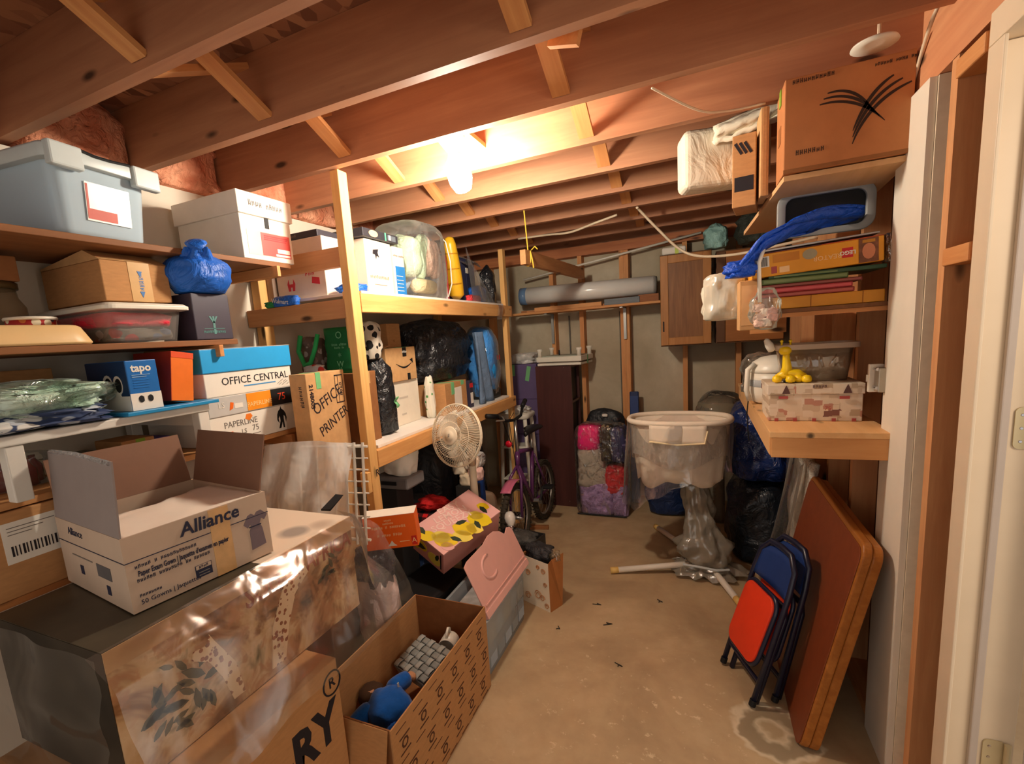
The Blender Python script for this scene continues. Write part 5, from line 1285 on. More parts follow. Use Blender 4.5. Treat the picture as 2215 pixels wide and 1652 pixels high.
MB().grid(lambda u, v: (-.16+.32*u, -.19-.012*math.sin(PI*u), RZ-.0-(.11 if u > .1 else .1)*v-.0), 14, 6).build('pocket_flap', FABP, t, True, solid=.008)
MB().tube([(-.16,-.196,RZ-.10),(.0,-.206,RZ-.115),(.15,-.197,RZ-.105),(.165,-.19,RZ-.03)], .006, 6).build('flap_piping', flat('cream_piping', (240,222,180), .8), t)
for i, (x, z, s_) in enumerate(((-.12,.74,.17),(.02,.67,.16),(.13,.73,.14),(-.02,.62,.12))): blob(s_, .16, .13, 181+i, lump=.15).build('pillow', FABP, t, True, loc=(x, -.02, z))
def sh(u, v):
    a = 2*PI*u; fl = 1+.05*v+.035*math.sin(a*11+v*2)*v+.06*noise.noise(Vector((math.cos(a)*2, math.sin(a)*2, v*2)))*v
    low = .36+.22*max(0, -math.cos(a-.5))**2+.05*noise.noise(Vector((math.cos(a)*3, math.sin(a)*3, 0)))
    return (.312*fl*math.cos(a)-.03*v, .206*fl*math.sin(a), RZ+.018-low*v)
MB().grid(sh, 90, 22, True).build('clear_cover', film('cover_film', (240,232,222), .08, .08, 6, .4, .6, .25), t, True)
# stand
cx, cy = .165, -.03
WLEG = flat('leg_white', (236,226,210), .35, .03); TAN = flat('cap_tan', (232,190,110), .5)
for ex, ey in ((-.42, -.20), (.33, -.40), (-.20, .62)):
    q = Vector((ex, ey, .022)); p = Vector((cx, cy, .075)); dv = (q-p).normalized()
    lg = MB().tube([tuple(p), tuple(q-dv*.05)], .019, 12).build('leg', WLEG, t, True)
    MB().tube([tuple(q-dv*.052), tuple(q)], .0205, 12).build('end_cap', TAN, lg, True)
MB().tube([(cx,cy,.06),(cx-.04,cy,.38),(cx-.07,0,.66)], [.03,.026,.02], 14).build('column', WLEG, t, True)
PLT = film('taupe_film', (150,142,126), .78, .25, 9, .85, .7, .2)
def st1(u, v):
    a = 2*PI*u; prof = (lambda f_: [.09,.15,.15,.10,.075,.075,.07,.06][int(f_)]*(1-f_ % 1)+[.15,.15,.10,.075,.075,.07,.06,.06][int(f_)]*(f_ % 1))(min(6.99, v*7))
    k = prof*(1+.22*math.sin(a*6+v*9)*.6+.45*noise.noise(Vector((math.cos(a)*2.5, math.sin(a)*2.5, v*9))))
    return (cx-.08*v+k*math.cos(a), cy+k*.85*math.sin(a), .05+.57*v)
MB().grid(st1, 44, 26, True).build('stand_wrap', PLT, t, True)
def st2(u, v):
    a = 2*PI*u; r = (.08+.12*v)*(1+.35*noise.noise(Vector((math.cos(a)*2.2, math.sin(a)*2.2, 3)))+.08*math.sin(a*13))
    return (cx+r*1.15*math.cos(a), cy+r*.75*math.sin(a), .10-.07*v+.035*noise.noise(Vector((math.cos(a)*4, math.sin(a)*4, v*3))))
MB().grid(st2, 60, 10, True).build('stand_wrap', PLT, t, True)
MB().tube([(cx-.14,cy-.1,.09),(cx-.05,cy-.13,.10),(cx+.05,cy-.13,.09),(cx+.12,cy-.1,.09)], .008, 6).build('tie_cord', flat('cord_pale', (200,206,206), .6), t)
blob(.12,.09,.16,186, lump=.25).build('wrapped_hub', flat('wrap_dark', (120,108,88), .6, .4, 14), t, True, loc=(cx-.02, cy, .12))

# clear dome and blue bags behind
t = thing('wrapped_lamp', 'domed object under clear grey plastic behind the bassinet', 'wrapped object', (.15, 4.17, 0))
MB().lathe([(.02,0),(.10,.0),(.04,.06),(.03,.66),(.17,.72),(.175,.86),(.16,.97),(.04,1.02),(.0,1.025)], 30).build('shade', flat('dome_taupe', (132,120,98), .6), t, True)
blob(.40, .36, 1.06, 191, lump=.05, e1=.6, e2=.9).build('clear_cover', film('cover_film2', (190,186,176), .14, .1, 9, .4), t, True)
NB = bagmat('navy_poly', (24,48,104), .2, 9, 1.0, .6); DKB = bagmat('ink_poly', (30,36,44), .3, 8, 1.0, .5)
t = thing('bin_bag', 'big shiny navy plastic bag under the right shelf', 'bag', (.37, 3.58, .565))
blob(.36, .52, .50, 192, lump=.14, nu=50, nv=28).build('sack', NB, t, True)
t = thing('bin_bag', 'dark slate plastic bag beneath the navy bag', 'bag', (.37, 3.60, 0))
blob(.40, .56, .56, 193, lump=.12, nu=50, nv=28).build('sack', DKB, t, True)
t = thing('bin_bag', 'dark blue bag on floor behind the bassinet legs', 'bag', (-.24, 4.25, 0))
blob(.38, .28, .52, 194, lump=.12).build('sack', bagmat('blue_poly', (30,50,92), .35, 9, .9, .5), t, True)

# back shelf with roll of film and timber
t = thing('wall_shelf', 'long pine shelf board on back wall studs', 'shelf', (0, 0, 1.80))
B(-1.60, -.285, 4.24, 4.498, -.02, 0).build('board', PINE_X, t, bevel=.002)
for x in (-1.262, -.60): 
    B(x-.012, x+.012, 4.474, 4.4985, -.30, -.021).build('bracket_arm', flat('zinc', (150,150,146), .4, metal=.6), t); B(x-.012, x+.012, 4.26, 4.473, -.03, -.0205).build('bracket_arm', flat('zinc', (150,150,146), .4, metal=.6), t)
t = thing('film_roll', 'long roll of clear plastic sheet on the back shelf', 'roll', (-.92, 4.385, 1.945), rot=(0, math.radians(1), 0))
MB().tube([(-.6,0,0),(.58,0,0)], .078, 22).build('roll_body', flat('roll_white', (236,234,228), .2, .05, 3, spec=.6), t, True)
MB().tube([(-.605,0,0),(-.54,0,0)], .0795, 22).build('end_wrap', tub('blue_wrap', (120,160,206), .6, .15), t, True); MB().tube([(.575,0,0),(.60,0,0)], [.079,.07], 22).build('end_cap', flat('roll_grey', (140,136,130), .5), t, True)
for i, (x0, x1, y, z, h, c) in enumerate(((-1.36,-.76,4.27,1.801,.035,(210,150,96)),(-1.45,-.5,4.32,1.801,.018,(190,130,84)),(-.74,-.45,4.29,1.801,.05,(120,126,130)),(-1.52,-.9,4.36,1.801,.02,(170,110,70)),(-.46,-.30,4.30,1.801,.06,(150,96,60)))):
    tag(B(x0, x1, y-.018, y+.018, z, z+h).build('timber_offcut', flat('offcut%d' % i, c, .7, .12, 10, stretch=(1,12,12)), bevel=.002), ('pale pine offcut at front of the back shelf','thin tan batten lying on back shelf','grey metal strip on the back shelf','brown batten at rear of back shelf','short brown block at cabinet end of back shelf')[i], 'timber')
t = thing('white_rod', 'long thin white rod slanting across the back wall', 'rod', (0,0,0)); MB().tube([(-1.52,4.47,2.115),(.02,4.47,2.318)], .010, 8).build('rod', WPLAS, t, True)
# hanging plank on yellow string
t = thing('hanging_plank', 'pine plank hung from joists by yellow string', 'plank', (0,0,0))
HM = Matrix.Translation((-1.01, 2.98, 2.085)) @ Matrix.Rotation(math.atan2(1.0, .07), 4, 'Z') @ Matrix.Rotation(math.radians(0), 4, 'Y')
MB().box(0, 1.28, -.019, .019, -.045, .045, HM).build('plank', wood('plank_wood', (180,124,78), (214,158,104), 'y'), t, bevel=.002)
YS = flat('yellow_string', (236,196,70), .6)
MB().tube([(-1.0,3.06,2.135),(-.985,2.98,2.36)], .004, 6).build('string', YS, t); MB().tube([tuple(HM @ Vector((.08, .022*math.cos(a), .05*math.sin(a)))) for a in [PI*k/6 for k in range(12)]], .004, 6, True).build('string', YS, t)
MB().tube([(-.98,3.07,2.135),(-.95,3.05,2.15),(-.93,3.04,2.13)], .004, 5).build('bow', YS, t); MB().tube([(-.985,3.06,2.13),(-.97,3.05,2.07),(-.965,3.05,2.02)], .004, 5).build('bow', YS, t)
t = thing('pine_block', 'pine block screwed to back wall stud below plank', 'block', (-1.02, 4.44, 2.0)); B(-.20, .06, -.02, .055, 0, .03).build('block', PINE_X, t); B(.03, .06, -.021, .055, .031, .10).build('block', PINE_Z, t)

# wall cabinet
OAKF = wood('oak_frame', (164,108,54), (196,138,78), 'z', .8, .45, False); OAKP = wood('oak_panel', (116,74,40), (158,108,64), 'z', 1.2, .45, False); OAKS = wood('oak_side', (92,58,32), (118,78,44), 'z', .8, .5, False)
t = thing('wall_cabinet', 'brown wooden wall cabinet with framed panel door', 'cabinet', (-.095, 4.30, 1.425))
B(-.185, .185, -.13, .197, 0, .715).build('carcass', OAKS, t, bevel=.002)
dn = thing('door', '', ''); bpy.data.objects.remove(dn)
dpan = B(-.125, .125, -.146, -.134, .07, .645).build('door', OAKP, t)
for x0, x1, z0, z1 in ((-.183,-.125,.01,.705),(.125,.183,.01,.705)): B(x0, x1, -.152, -.1305, z0, z1).build('door_stile', OAKF, dpan, bevel=.003)
for z0, z1 in ((.01,.07),(.645,.705)): B(-.125, .125, -.152, -.1305, z0, z1).build('door_rail', OAKF, dpan, bevel=.003)
B(-.167, -.158, -.158, -.1525, .12, .20).build('hinge', BLACK, dpan, bevel=.001)
for z in (.12, .6): MB().tube([(.187,-.150,z-.02),(.187,-.150,z+.02)], .004, 6).build('hinge', BLACK, dpan)
t = thing('wall_cabinet', 'plain brown wall cabinet beside the framed cabinet', 'cabinet', (.345, 4.32, 1.425))
B(-.225, .235, -.10, .177, 0, .70).build('carcass', OAKS, t, bevel=.002)
B(-.22, -.16, -.122, -.101, .01, .69).build('face_stile', OAKS, t, bevel=.003); B(-.158, .23, -.116, -.101, .01, .69).build('door', wood('oak_door', (150,92,44), (182,118,62), 'x', .8, .5, False), t, bevel=.003)
# things on top of the cabinet
t, d = carton('white_pack', 'white packet with green strip on wall cabinet', 'packet', -.265, -.09, 4.18, 4.29, 2.1405, .055, WPAPER, bevel=.012)
patch(t, 'green_strip', d, '-y', .55, .70, 0, 1, flat('lime_strip', (196,214,90), .5))
t = thing('green_bag', 'pale teal plastic bag on wall cabinet', 'bag', (.12, 4.22, 2.1405)); blob(.16, .14, .17, 201, lump=.25, neck=.3).build('sack', bagmat('teal_bag', (150,196,190), .4, 12), t, True)
t = thing('dark_bundle', 'dark bundle crammed under the joists by cabinet', 'bundle', (.42, 4.1, 2.127)); blob(.32, .3, .22, 202, lump=.25).build('cloth_body', bagmat('dark_green_cloth', (46,52,44), .7, 10), t, True)
# ================================================================== RIGHT SIDE
# folding table leaning on the wall
t = thing('folding_table', 'folded brown card table leaning against right wall', 'table', (.335, 2.29, 0), rot=(0, math.radians(11.5), math.radians(0)))
VEN = flat('brown_vinyl', (128,62,30), .45, .10, 20, .06, spec=.45); EDG = wood('table_edge', (150,88,34), (192,124,58), 'y', 1, .35, False)
def plate(x0, x1, w, h, r): return MB().prism(rrect(w, h, r, 6), x0, x1, Matrix.Translation((0, 0, h/2)) @ Matrix.Rotation(PI/2, 4, 'Y') @ Matrix.Rotation(PI/2, 4, 'Z'))
TW, TH = .85, .845
plate(0, .028, TW, TH, .05).build('tabletop_edge', EDG, t, bevel=.006, seg=3)
o = plate(-.004, .0, TW-.018, TH-.018, .045).build('tabletop', VEN, t, bevel=.002)
plate(.029, .06, TW-.006, TH-.006, .05).build('apron_frame', EDG, t, bevel=.006, seg=3)
for sy in (-1, 1):
    MB().tube([(.07, sy*.36, .06), (.07, sy*.36, .76)], .012, 8).build('leg', BLACK, t)
# two child folding chairs
def kid_chair(name, label, loc, rot):
    t = thing(name, label, 'chair', loc, rot=rot, group='folded child chairs by the table')
    FR = flat('chair_navy', (20,26,52), .35, .1, spec=.6); SE = flat('chair_red', (232,62,28), .5, .04); BKM = flat('chair_blue', (34,60,120), .4, .06)
    r = .011; w = .135
    MB().tube([(-w,.0,0),(-w,.0,.42),(-w*.92,.0,.50),(-w*.55,.0,.545),(0,.0,.55),(w*.55,.0,.545),(w*.92,.0,.50),(w,.0,.42),(w,.0,0)], r, 10).build('front_frame', FR, t, True)
    MB().tube([(-w+.024,.03,0),(-w+.024,.03,.33),(-w*.7,.03,.36),(w*.7,.03,.36),(w-.024,.03,.33),(w-.024,.03,0)], r, 10).build('rear_frame', FR, t, True)
    for z in (.09,): MB().tube([(-w,0,z),(w,0,z)], .007, 8).build('crossbar', FR, t); MB().tube([(-w+.02,.03,z-.03),(w-.02,.03,z-.03)], .007, 8).build('crossbar', FR, t)
    seat = MB().prism(rrect(.225, .25, .045, 6), -.008, .012, Matrix.Translation((0, -.024, .255)) @ Matrix.Rotation(PI/2-.05, 4, 'X')).build('seat', SE, t, True, bevel=.004)
    MB().tube([(x*1.0, -.020+y*.05, .255+y) for x, y in rrect(.235, .26, .05, 6)], .009, 8, True).build('seat_frame', FR, t, True)
    MB().grid(lambda u, v: (-w*.93+2*w*.93*u, .0+.012*math.sin(PI*u), .40+.13*v-.03*abs(2*u-1)**4*v), 12, 6).build('backrest', BKM, t, True, solid=.008)
    for x in (-w, w): MB().tube([(x,.0,0),(x,.0,.022)], .014, 10).build('foot_cap', BLACK, t)
    t.scale = (1, 1, 1.19)
    return t
kid_chair('folding_chair', 'small folded blue chair with red seat facing the room', (.148, 2.165, .012), (math.radians(-16), 0, math.radians(-69)))
kid_chair('folding_chair', 'small folded blue chair with red seat against the brown table', (.236, 2.22, .012), (math.radians(-12.5), 0, math.radians(-69)))
# foam sheet behind
t = thing('foam_sheet', 'sheet of white packing foam in clear bag behind card table', 'packing foam', (.47, 2.98, 0), rot=(0, math.radians(4), 0))
MB().grid(lambda u, v: (.01*math.sin(v*7)+.02*noise.noise(Vector((u*3, v*4, 1))), -.20+.42*u, .86*v), 16, 20).build('sheet', bagmat('foam_white', (222,214,198), .7, 30, .8), t, True, solid=.03)
MB().grid(lambda u, v: (-.05-.07*(1-v)**1.5*(.4+.6*u)+.02*math.sin(u*12+v*4), -.26+.52*u, .84*v), 26, 20).build('clear_bag', film('cover_film', (236,226,214), .08, .07, 8, .25), t, True)
# lower shelf
SPL = wood('spruce_board', (222,170,112), (240,196,140), 'y', .6, .55, True)
t = thing('wall_shelf', 'thick pine shelf with deep front board on right wall', 'shelf', (0, 0, 1.165))
B(.235, .602, 1.985, 3.55, 0, .022).build('board', SPL, t, bevel=.002); B(.242, .602, 1.99, 2.028, -.075, -.0005).build('end_board', wood('spruce_end', (204,142,84), (228,172,112), 'x', .6), t, bevel=.002)
B(.2395, .2775, 2.029, 3.55, -.075, -.0005).build('front_board', SPL, t, bevel=.002)
SZ = 1.1875
# patterned lidded box
def vint(name, base):
    n = NT(name); v = n.coord((1, .3, 1.3)); vo = n.n('ShaderNodeTexVoronoi'); vo.distance = 'CHEBYCHEV'; vo.inputs['Scale'].default_value = 34; vo.inputs['Randomness'].default_value = .55; n.l(v, vo.inputs['Vector'])
    sp = n.n('ShaderNodeSeparateColor'); n.l(vo.outputs['Color'], sp.inputs[0])
    col = n.ramp(sp.outputs[0], [(0, (222,206,182)), (.3, (206,186,160)), (.5, (228,214,194)), (.66, (190,168,140)), (.84, (190,140,120)), (.88, (226,212,190)), (.96, (132,90,80))], 'CONSTANT')
    n.bsdf(col, .6); return n.m
VB = vint('vintage_print', None)
t, d = carton('keepsake_box', 'lidded keepsake box covered in vintage postcard print', 'box', .255, .562, 2.20, 2.42, SZ, .105, VB)
B(-.158, .158, -.114, .114, .105, .145).build('lid', VB, t, bevel=.002)
dl = (.316, .228, .145)
for u in (.20, .83): poly(t, 'tower_print', dl, '-y', u, .86, [(-.014,-.016),(.014,-.016),(.008,0),(.003,.012),(0,.018),(-.003,.012),(-.008,0)], flat('tower_brown', (96,66,62), .6)); 
for u, v in ((.12,.62),(.75,.60)): patch(t, 'red_print', dl, '-y', u, u+.10, v, v+.07, flat('brick_print', (176,80,76), .6), .0035)
text(t, 'PARIS', .018, dl, '-y', .55, .93, flat('tower_brown', (96,66,62), .6), align='CENTER', lift=.001); text(t, '75', .022, dl, '-y', .60, .35, flat('brick_print', (176,80,76), .6), lift=.0055)
for k in range(5): patch(t, 'foot_print', dl, '-y', .08+.2*k, .12+.2*k, .0, .08, flat('brick_print', (176,80,76), .6), .0045)
# yellow toy on top
t = thing('yellow_toy', 'small yellow plastic animal toy on the keepsake box', 'toy', (.335, 2.285, SZ+.1465))
YT = flat('toy_yellow', (246,206,20), .35, .04, spec=.5)
for x, y in ((-.045,-.02),(.0,-.035),(.03,-.02),(.055,-.035)): MB().lathe([(.005,0),(.016,.004),(.018,.014),(.014,.026),(.004,.03)], 14, Matrix.Translation((x, y, 0))).build('foot', YT, t, True)
MB().tube([(-.045,-.01,.02),(-.01,0,.035),(.03,0,.03),(.055,-.01,.02)], [.012,.022,.022,.012], 12).build('body', YT, t, True)
MB().tube([(-.012,0,.03),(-.008,0,.06),(-.012,-.004,.10),(-.012,-.01,.125)], [.024,.018,.013,.012], 12).build('neck', YT, t, True)
blob(.045,.04,.035,211, lump=.03, e1=.9, e2=.9).build('head', YT, t, True, loc=(-.018,-.015,.112))
for x in (-.03,.0): MB().lathe([(.003,0),(.004,.02),(.007,.024),(.002,.03)], 8, Matrix.Translation((x,-.012,.142))).build('horn', YT, t, True)
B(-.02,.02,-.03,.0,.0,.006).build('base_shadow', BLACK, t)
# clear shallow tray tub tipped above
t = thing('clear_tub', 'clear plastic tub with white rim tipped on the keepsake box', 'tub', (.425, 2.345, SZ+.147), rot=(0, math.radians(0), 0))
MB().loft([ring(.22,.12,.03,0), ring(.25,.15,.03,.13), ring(.245,.145,.03,.13), ring(.215,.115,.028,.005)]).build('tub', film('tub_film', (214,190,160), .22, .1, 12, .4), t, True)
MB().loft([ring(.285,.17,.03,.128), ring(.285,.17,.03,.15), ring(.26,.15,.03,.15), ring(.26,.15,.03,.128)]).build('rim', tub('rim_clear', (226,206,184), .55), t, True, bevel=.003)
MB().lathe([(.004,0),(.014,.005),(.016,.03),(.01,.055),(.003,.06)], 12, Matrix.Translation((-.15,-.06,.125)) @ Matrix.Rotation(math.radians(-25), 4, 'Y')).build('corner_clip', WPLAS, t, True)
blob(.2,.1,.1,212, lump=.3).build('contents', bagmat('brown_gray', (150,116,92), .7, 12), t, True, loc=(0,0,.006))
# rice cooker
t = thing('rice_cooker', 'white rounded rice cooker with grey band on right shelf', 'rice cooker', (.345, 2.70, SZ))
MB().lathe([(.085,0),(.11,.012),(.122,.06),(.124,.12),(.122,.15)], 32).build('body', WPLAS, t, True); MB().lathe([(.123,.085),(.1255,.088),(.1255,.118),(.123,.121)], 32).build('band', flat('cooker_band', (176,182,184), .4), t, True)
MB().lathe([(.122,.151),(.12,.17),(.105,.20),(.07,.222),(.03,.23),(.004,.231)], 32).build('lid', WPLAS, t, True)
MB().tube([(-.10,-.06,.195),(-.13,-.07,.17),(-.135,-.07,.07),(-.12,-.06,.02)], .012, 10).build('handle', WPLAS, t, True); MB().tube([(-.12,.0,.02),(-.125,.02,-.06),(-.115,.02,-.20)], .003, 6).build('cord', BLACK, t)
t = thing('clear_wrap', 'loose clear plastic wrap on shelf behind rice cooker', 'plastic wrap', (.30, 3.02, SZ)); blob(.16, .26, .22, 213, lump=.3).build('sheet', film('cover_film2', (190,186,176), .14, .1, 9, .4), t, True)
# electrical boxes on the wall stud
t = thing('wall_switch', 'white switch beside metal electrical box on wall stud', 'switch', (.595, 2.115, 1.36)); B(-.045, -.002, -.012, .006, -.05, .05).build('white_plate', WPLAS, t, bevel=.003); MB().box(-.05,-.044,-.006,.0,-.012,.012).build('toggle', WPLAS, t)
B(-.0, .005, -.05, -.013, -.05, .05).build('metal_plate', flat('steel', (176,166,150), .35, .05, metal=.7), t); B(-.03, -.001, -.06, -.0135, -.045, .04).build('metal_box', flat('steel', (176,166,150), .35, .05, metal=.7), t, bevel=.003)
for z in (-.03, .035): MB().tube([(-.032,-.055,z),(-.032,-.02,z)], .006, 8).build('clamp', CHROME, t)

# middle shelf: games
t = thing('wall_shelf', 'dark shelf board on right wall under the games', 'shelf', (0, 0, 1.625)); B(.215, .602, 2.09, 3.3, -.014, 0).build('board', wood('dark_shelf', (110,70,40), (140,92,54), 'y', .7, .6, False), t, bevel=.001)
B(.235, .602, 2.10, 2.115, -.03, -.015).build('cleat', PINE_X, t)
GOLD = flat('gold_box', (206,140,40), .5, .05); d0 = None
t, d = carton('board_game', 'flat golden brown game box at bottom of games pile', 'game box', .215, .583, 2.095, 2.36, 1.626, .042, GOLD, rz=math.radians(-1))
for u in (.42, .83): patch(t, 'seam_line', d, '-y', u, u+.006, .02, .98, flat('gold_dark', (140,84,24), .6)); 
patch(t, 'dark_end', d, '-y', 0, .1, .02, .98, flat('gold_dark', (140,84,24), .6))
z = 1.669
for i, (c, h, x0, x1, lab) in enumerate((((150,60,50), .016, .20, .50, 'thin rust-red game box'), ((176,60,64), .018, .205, .49, 'thin red game box'), ((120,52,44), .013, .215, .52, 'thin dark red game box'), ((92,110,60), .02, .21, .475, 'olive green game box'))):
    t, d = carton('board_game', lab + (' second in the games pile', ' third in the games pile', ' fourth in the games pile', ' fifth in the games pile')[i], 'game box', x0, x1, 2.10, 2.33, z, h, flat('game%d' % i, c, .5), rz=math.radians((-2, 1, -1, 2)[i]))
    patch(t, 'edge_print', d, '-y', .02, .98, .25, .75, flat('game_edge%d' % i, tuple(min(255, v+34) for v in c), .5)); z += h+.0005
t, d = carton('board_game', 'dark green game board below the orange brick set', 'game box', .235, .585, 2.10, 2.33, z, .014, flat('deep_green', (62,92,66), .5)); patch(t, 'edge_print', d, '-y', .05, .6, .2, .6, flat('pale_green', (120,140,90), .5)); z += .0145
OB = flat('brick_set_orange', (232,158,40), .45, .05)
t, d = carton('brick_set_box', 'orange toy brick set box lying upside down on games', 'toy box', .185, .572, 2.08, 2.36, z, .082, OB, rot=(0, math.radians(-2.5), math.radians(-1)))
patch(t, 'barcode_label', d, '-y', .02, .14, .42, .88, WPAPER)
for k in range(12): patch(t, 'barcode_bar', d, '-y', .032+.008*k, .036+.008*k, .46, .84, INK, .002)
patch(t, 'red_square', d, '-y', .70, .78, .32, .72, RED); text(t, 'LEGO', .018, d, '-y', .74, .52, WPAPER, align='CENTER', ang=PI, lift=.0014, bold=.0006); text(t, 'CREATOR', .022, d, '-y', .61, .46, flat('orange_print', (252,206,150), .5), align='CENTER', ang=PI)
patch(t, 'red_square', d, '-y', .155, .20, .1, .4, flat('brick_print', (176,80,76), .6)); patch(t, 'white_sticker', d, '-y', .22, .30, .1, .35, flat('orange_print', (252,206,150), .5)); poly(t, 'badge_print', d, '-y', .46, .70, [(.022*math.cos(a*PI/8), .018*math.sin(a*PI/8)) for a in range(16)], flat('badge_grey', (170,160,130), .5))
patch(t, 'text_block', d, '-y', .17, .38, .55, .9, flat('orange_mid', (206,130,34), .5)); patch(t, 'picture_panel', d, '-y', .82, .96, .02, .98, flat('photo_brown', (120,74,50), .5, .4, 40), .0016); 
poly(t, 'face_picture', d, '-y', .89, .46, [(.018*math.cos(a*PI/8), .026*math.sin(a*PI/8)) for a in range(16)], flat('face_tan', (206,132,96), .6), .0025); patch(t, 'face_picture', d, '-y', .845, .935, .80, .92, flat('hat_gold', (190,130,40), .5), .003)
patch(t, 'top_overlay', d, 'topy', 0, 1, 0, 1, flat('sunset_print', (186,70,46), .4, .5, 10), .002); patch(t, 'top_overlay', d, 'topy', .03, .55, 0, 1, flat('dusk_print', (92,58,66), .4, .5, 12), .003)
z += .086
t = thing('foil_bag', 'crumpled silver foil bag beside the orange brick set', 'foil', (.592, 2.13, 1.755)); blob(.03, .09, .10, 221, lump=.3).build('foil', flat('foil', (210,204,196), .2, .1, 20, 1.0, metal=.9, bscale=30, bdist=.02), t, True)
# grey platter and dark tray above
t, d = carton('grey_board', 'thin grey board slanting on top of games', 'board', .20, .565, 2.12, 2.5, z+.008, .008, flat('platter_grey', (120,116,112), .4), rot=(0, math.radians(-3), 0))
patch(t, 'edge_line', d, '-y', 0, 1, .2, .8, flat('pale_grey', (200,196,188), .6))
t = thing('plastic_tray', 'upright grey plastic tray with dark inside under top shelf', 'tray', (.42, 2.20, 1.885))
FG = flat('frame_grey', (150,152,150), .45)
outer = rrect(.30, .165, .045, 6); inner = rrect(.245, .12, .03, 6)
n_ = len(outer); vs = [(x, 0, y+.0825) for x, y in outer]+[(x, 0, y+.0825) for x, y in inner]; fs = [(i, (i+1) % n_, n_+(i+1) % n_, n_+i) for i in range(n_)]
MB().add(vs, fs).build('rim', FG, t, True, solid=.02, bevel=.003)
MB().add([(x*1.02, .014, y*1.02+.0825) for x, y in inner], [tuple(range(n_))]).build('dark_panel', BLACK, t, solid=.004)
# blue cloth strap bundle
t = thing('blue_tarp', 'royal blue tarp strip draped over the games pile', 'tarp', (0, 0, 0))
BT = bagmat('blue_tarp', (16,76,190), .45, 10, .8, .4)
def tarp(u, v):
    pts = [Vector(p) for p in ((.52,2.16,1.935),(.40,2.10,1.93),(.30,2.06,1.905),(.215,2.04,1.86),(.165,2.035,1.81),(.125,2.04,1.775),(.10,2.06,1.765))]
    s_ = u*(len(pts)-1); i = min(int(s_), len(pts)-2); p = pts[i].lerp(pts[i+1], s_-i)
    wd = .020+.02*math.sin(u*5)+.012*u
    return (p.x+.01*noise.noise(Vector((u*8, v*3, 0))), p.y+.10*(v-.5)*.8+.012*math.sin(v*14+u*9), p.z+(v-.5)*-wd*1.2+.008*math.sin(v*9+u*12))
MB().grid(tarp, 40, 14).build('strip', BT, t, True, solid=.012)
blob(.10,.08,.06,223, lump=.3).build('bunched_end', BT, t, True, loc=(.135,2.05,1.75))
# bag, paper bag and pale cloth hanging at the shelf end
t = thing('white_poly_bag', 'white translucent plastic bag hanging at middle shelf end', 'bag', (.10, 2.36, 1.60)); blob(.17, .15, .20, 231, lump=.18).build('sack', film('poly_white', (228,224,206), .62, .25, 9, .85, .8, .2), t, True)
t, d = carton('tan_box', 'narrow tan cardboard box at end of middle shelf', 'box', .145, .215, 2.16, 2.30, 1.555, .19, CARD2); patch(t, 'side_print', d, '-y', .1, .9, .1, .9, flat('tan2', (226,178,124), .7))
t = thing('shell_bag', 'clear bag of pink shells hanging from middle shelf', 'bag', (.222, 2.055, 1.555))
for i in range(7): blob(.035,.03,.03,240+i, lump=.3).build('shell', flat('shell%d' % (i % 3), ((232,196,178),(240,216,196),(220,170,156))[i % 3], .5), t, True, loc=(-.02+.02*(i % 3), -.01+.012*(i//3), .012+.018*(i//2)))
blob(.095,.06,.15,241, lump=.25, e1=.9).build('clear_bag', film('bag_film', (225,238,230), .08), t, True); MB().tube([(-.02,-.02,.10),(-.025,-.02,.24),(-.01,-.01,.285)], .007, 8).build('handle', WPLAS, t, True)
t = thing('pine_offcut', 'square pine offcut fixed under the middle shelf', 'wood', (.345, 2.9, 1.52)); B(-.10, .06, -.02, .02, 0, .09).build('block', PINE_X, t)

# top shelf with boxes
t = thing('wall_shelf', 'top shelf board under large box near the joists', 'shelf', (0, 0, 0)); MB().hexa([(.262,1.99,2.045),(.602,1.99,2.045),(.602,2.75,2.0),(.20,2.75,2.0)], [(.262,1.99,2.062),(.602,1.99,2.062),(.602,2.75,2.017),(.20,2.75,2.017)]).build('board', wood('top_shelf', (206,160,112), (226,184,136), 'y', .6, .6, False), t)
t, d = carton('moving_box', 'large cardboard box with black crossed-lines logo near ceiling', 'box', .258, .593, 1.975, 2.145, 2.066, .288, flat('card_warm', (186,122,74), .75, .06, 20))
patch(t, 'edge_flap', d, '-y', 0, 1, 0, .04, CARD3)
def swoosh(pts, w_, n=18):
    a, b, c = [Vector(p) for p in pts]; top = []; bot = []
    for i in range(n+1):
        s_ = i/n; p = a*(1-s_)**2+b*2*s_*(1-s_)+c*s_*s_; tg = (b-a)*(1-s_)+(c-b)*s_; tg.normalize(); nn = Vector((-tg.y, tg.x)); k = w_*math.sin(PI*min(1, .08+s_*.9))**.6
        top.append((p+nn*k)[:]); bot.append((p-nn*k)[:])
    return top+bot[::-1]
SW = flat('swoosh_ink', (52,34,26), .7)
for i in range(3):
    dy = .012*i
    poly(t, 'logo_stroke', d, '-y', .60, .50, swoosh(((-.105+.01*i,.045+dy*1.2),(-.01,.055+dy*1.2),(.065-.014*i,-.04+dy*1.2)), .004), SW)
    poly(t, 'logo_stroke', d, '-y', .60, .50, swoosh(((.125-.022*i,.055+dy*1.2),(.02,.025+dy*1.2),(-.015,-.09+dy*1.6)), .005), SW)
text(t, 'FreshDirect', .020, d, '-y', .06, .95, SW); text(t, 'Cascade', .022, d, '-y', .10, .20, SW); text(t, 'Handle with care', .014, d, '-y', .70, .93, SW)
patch(t, 'print_block', d, '-x', .3, .6, .4, .6, CARD3); patch(t, 'green_tag', d, '-x', .4, .6, .82, 1.0, flat('lime_tape', (140,180,60), .5), .003)
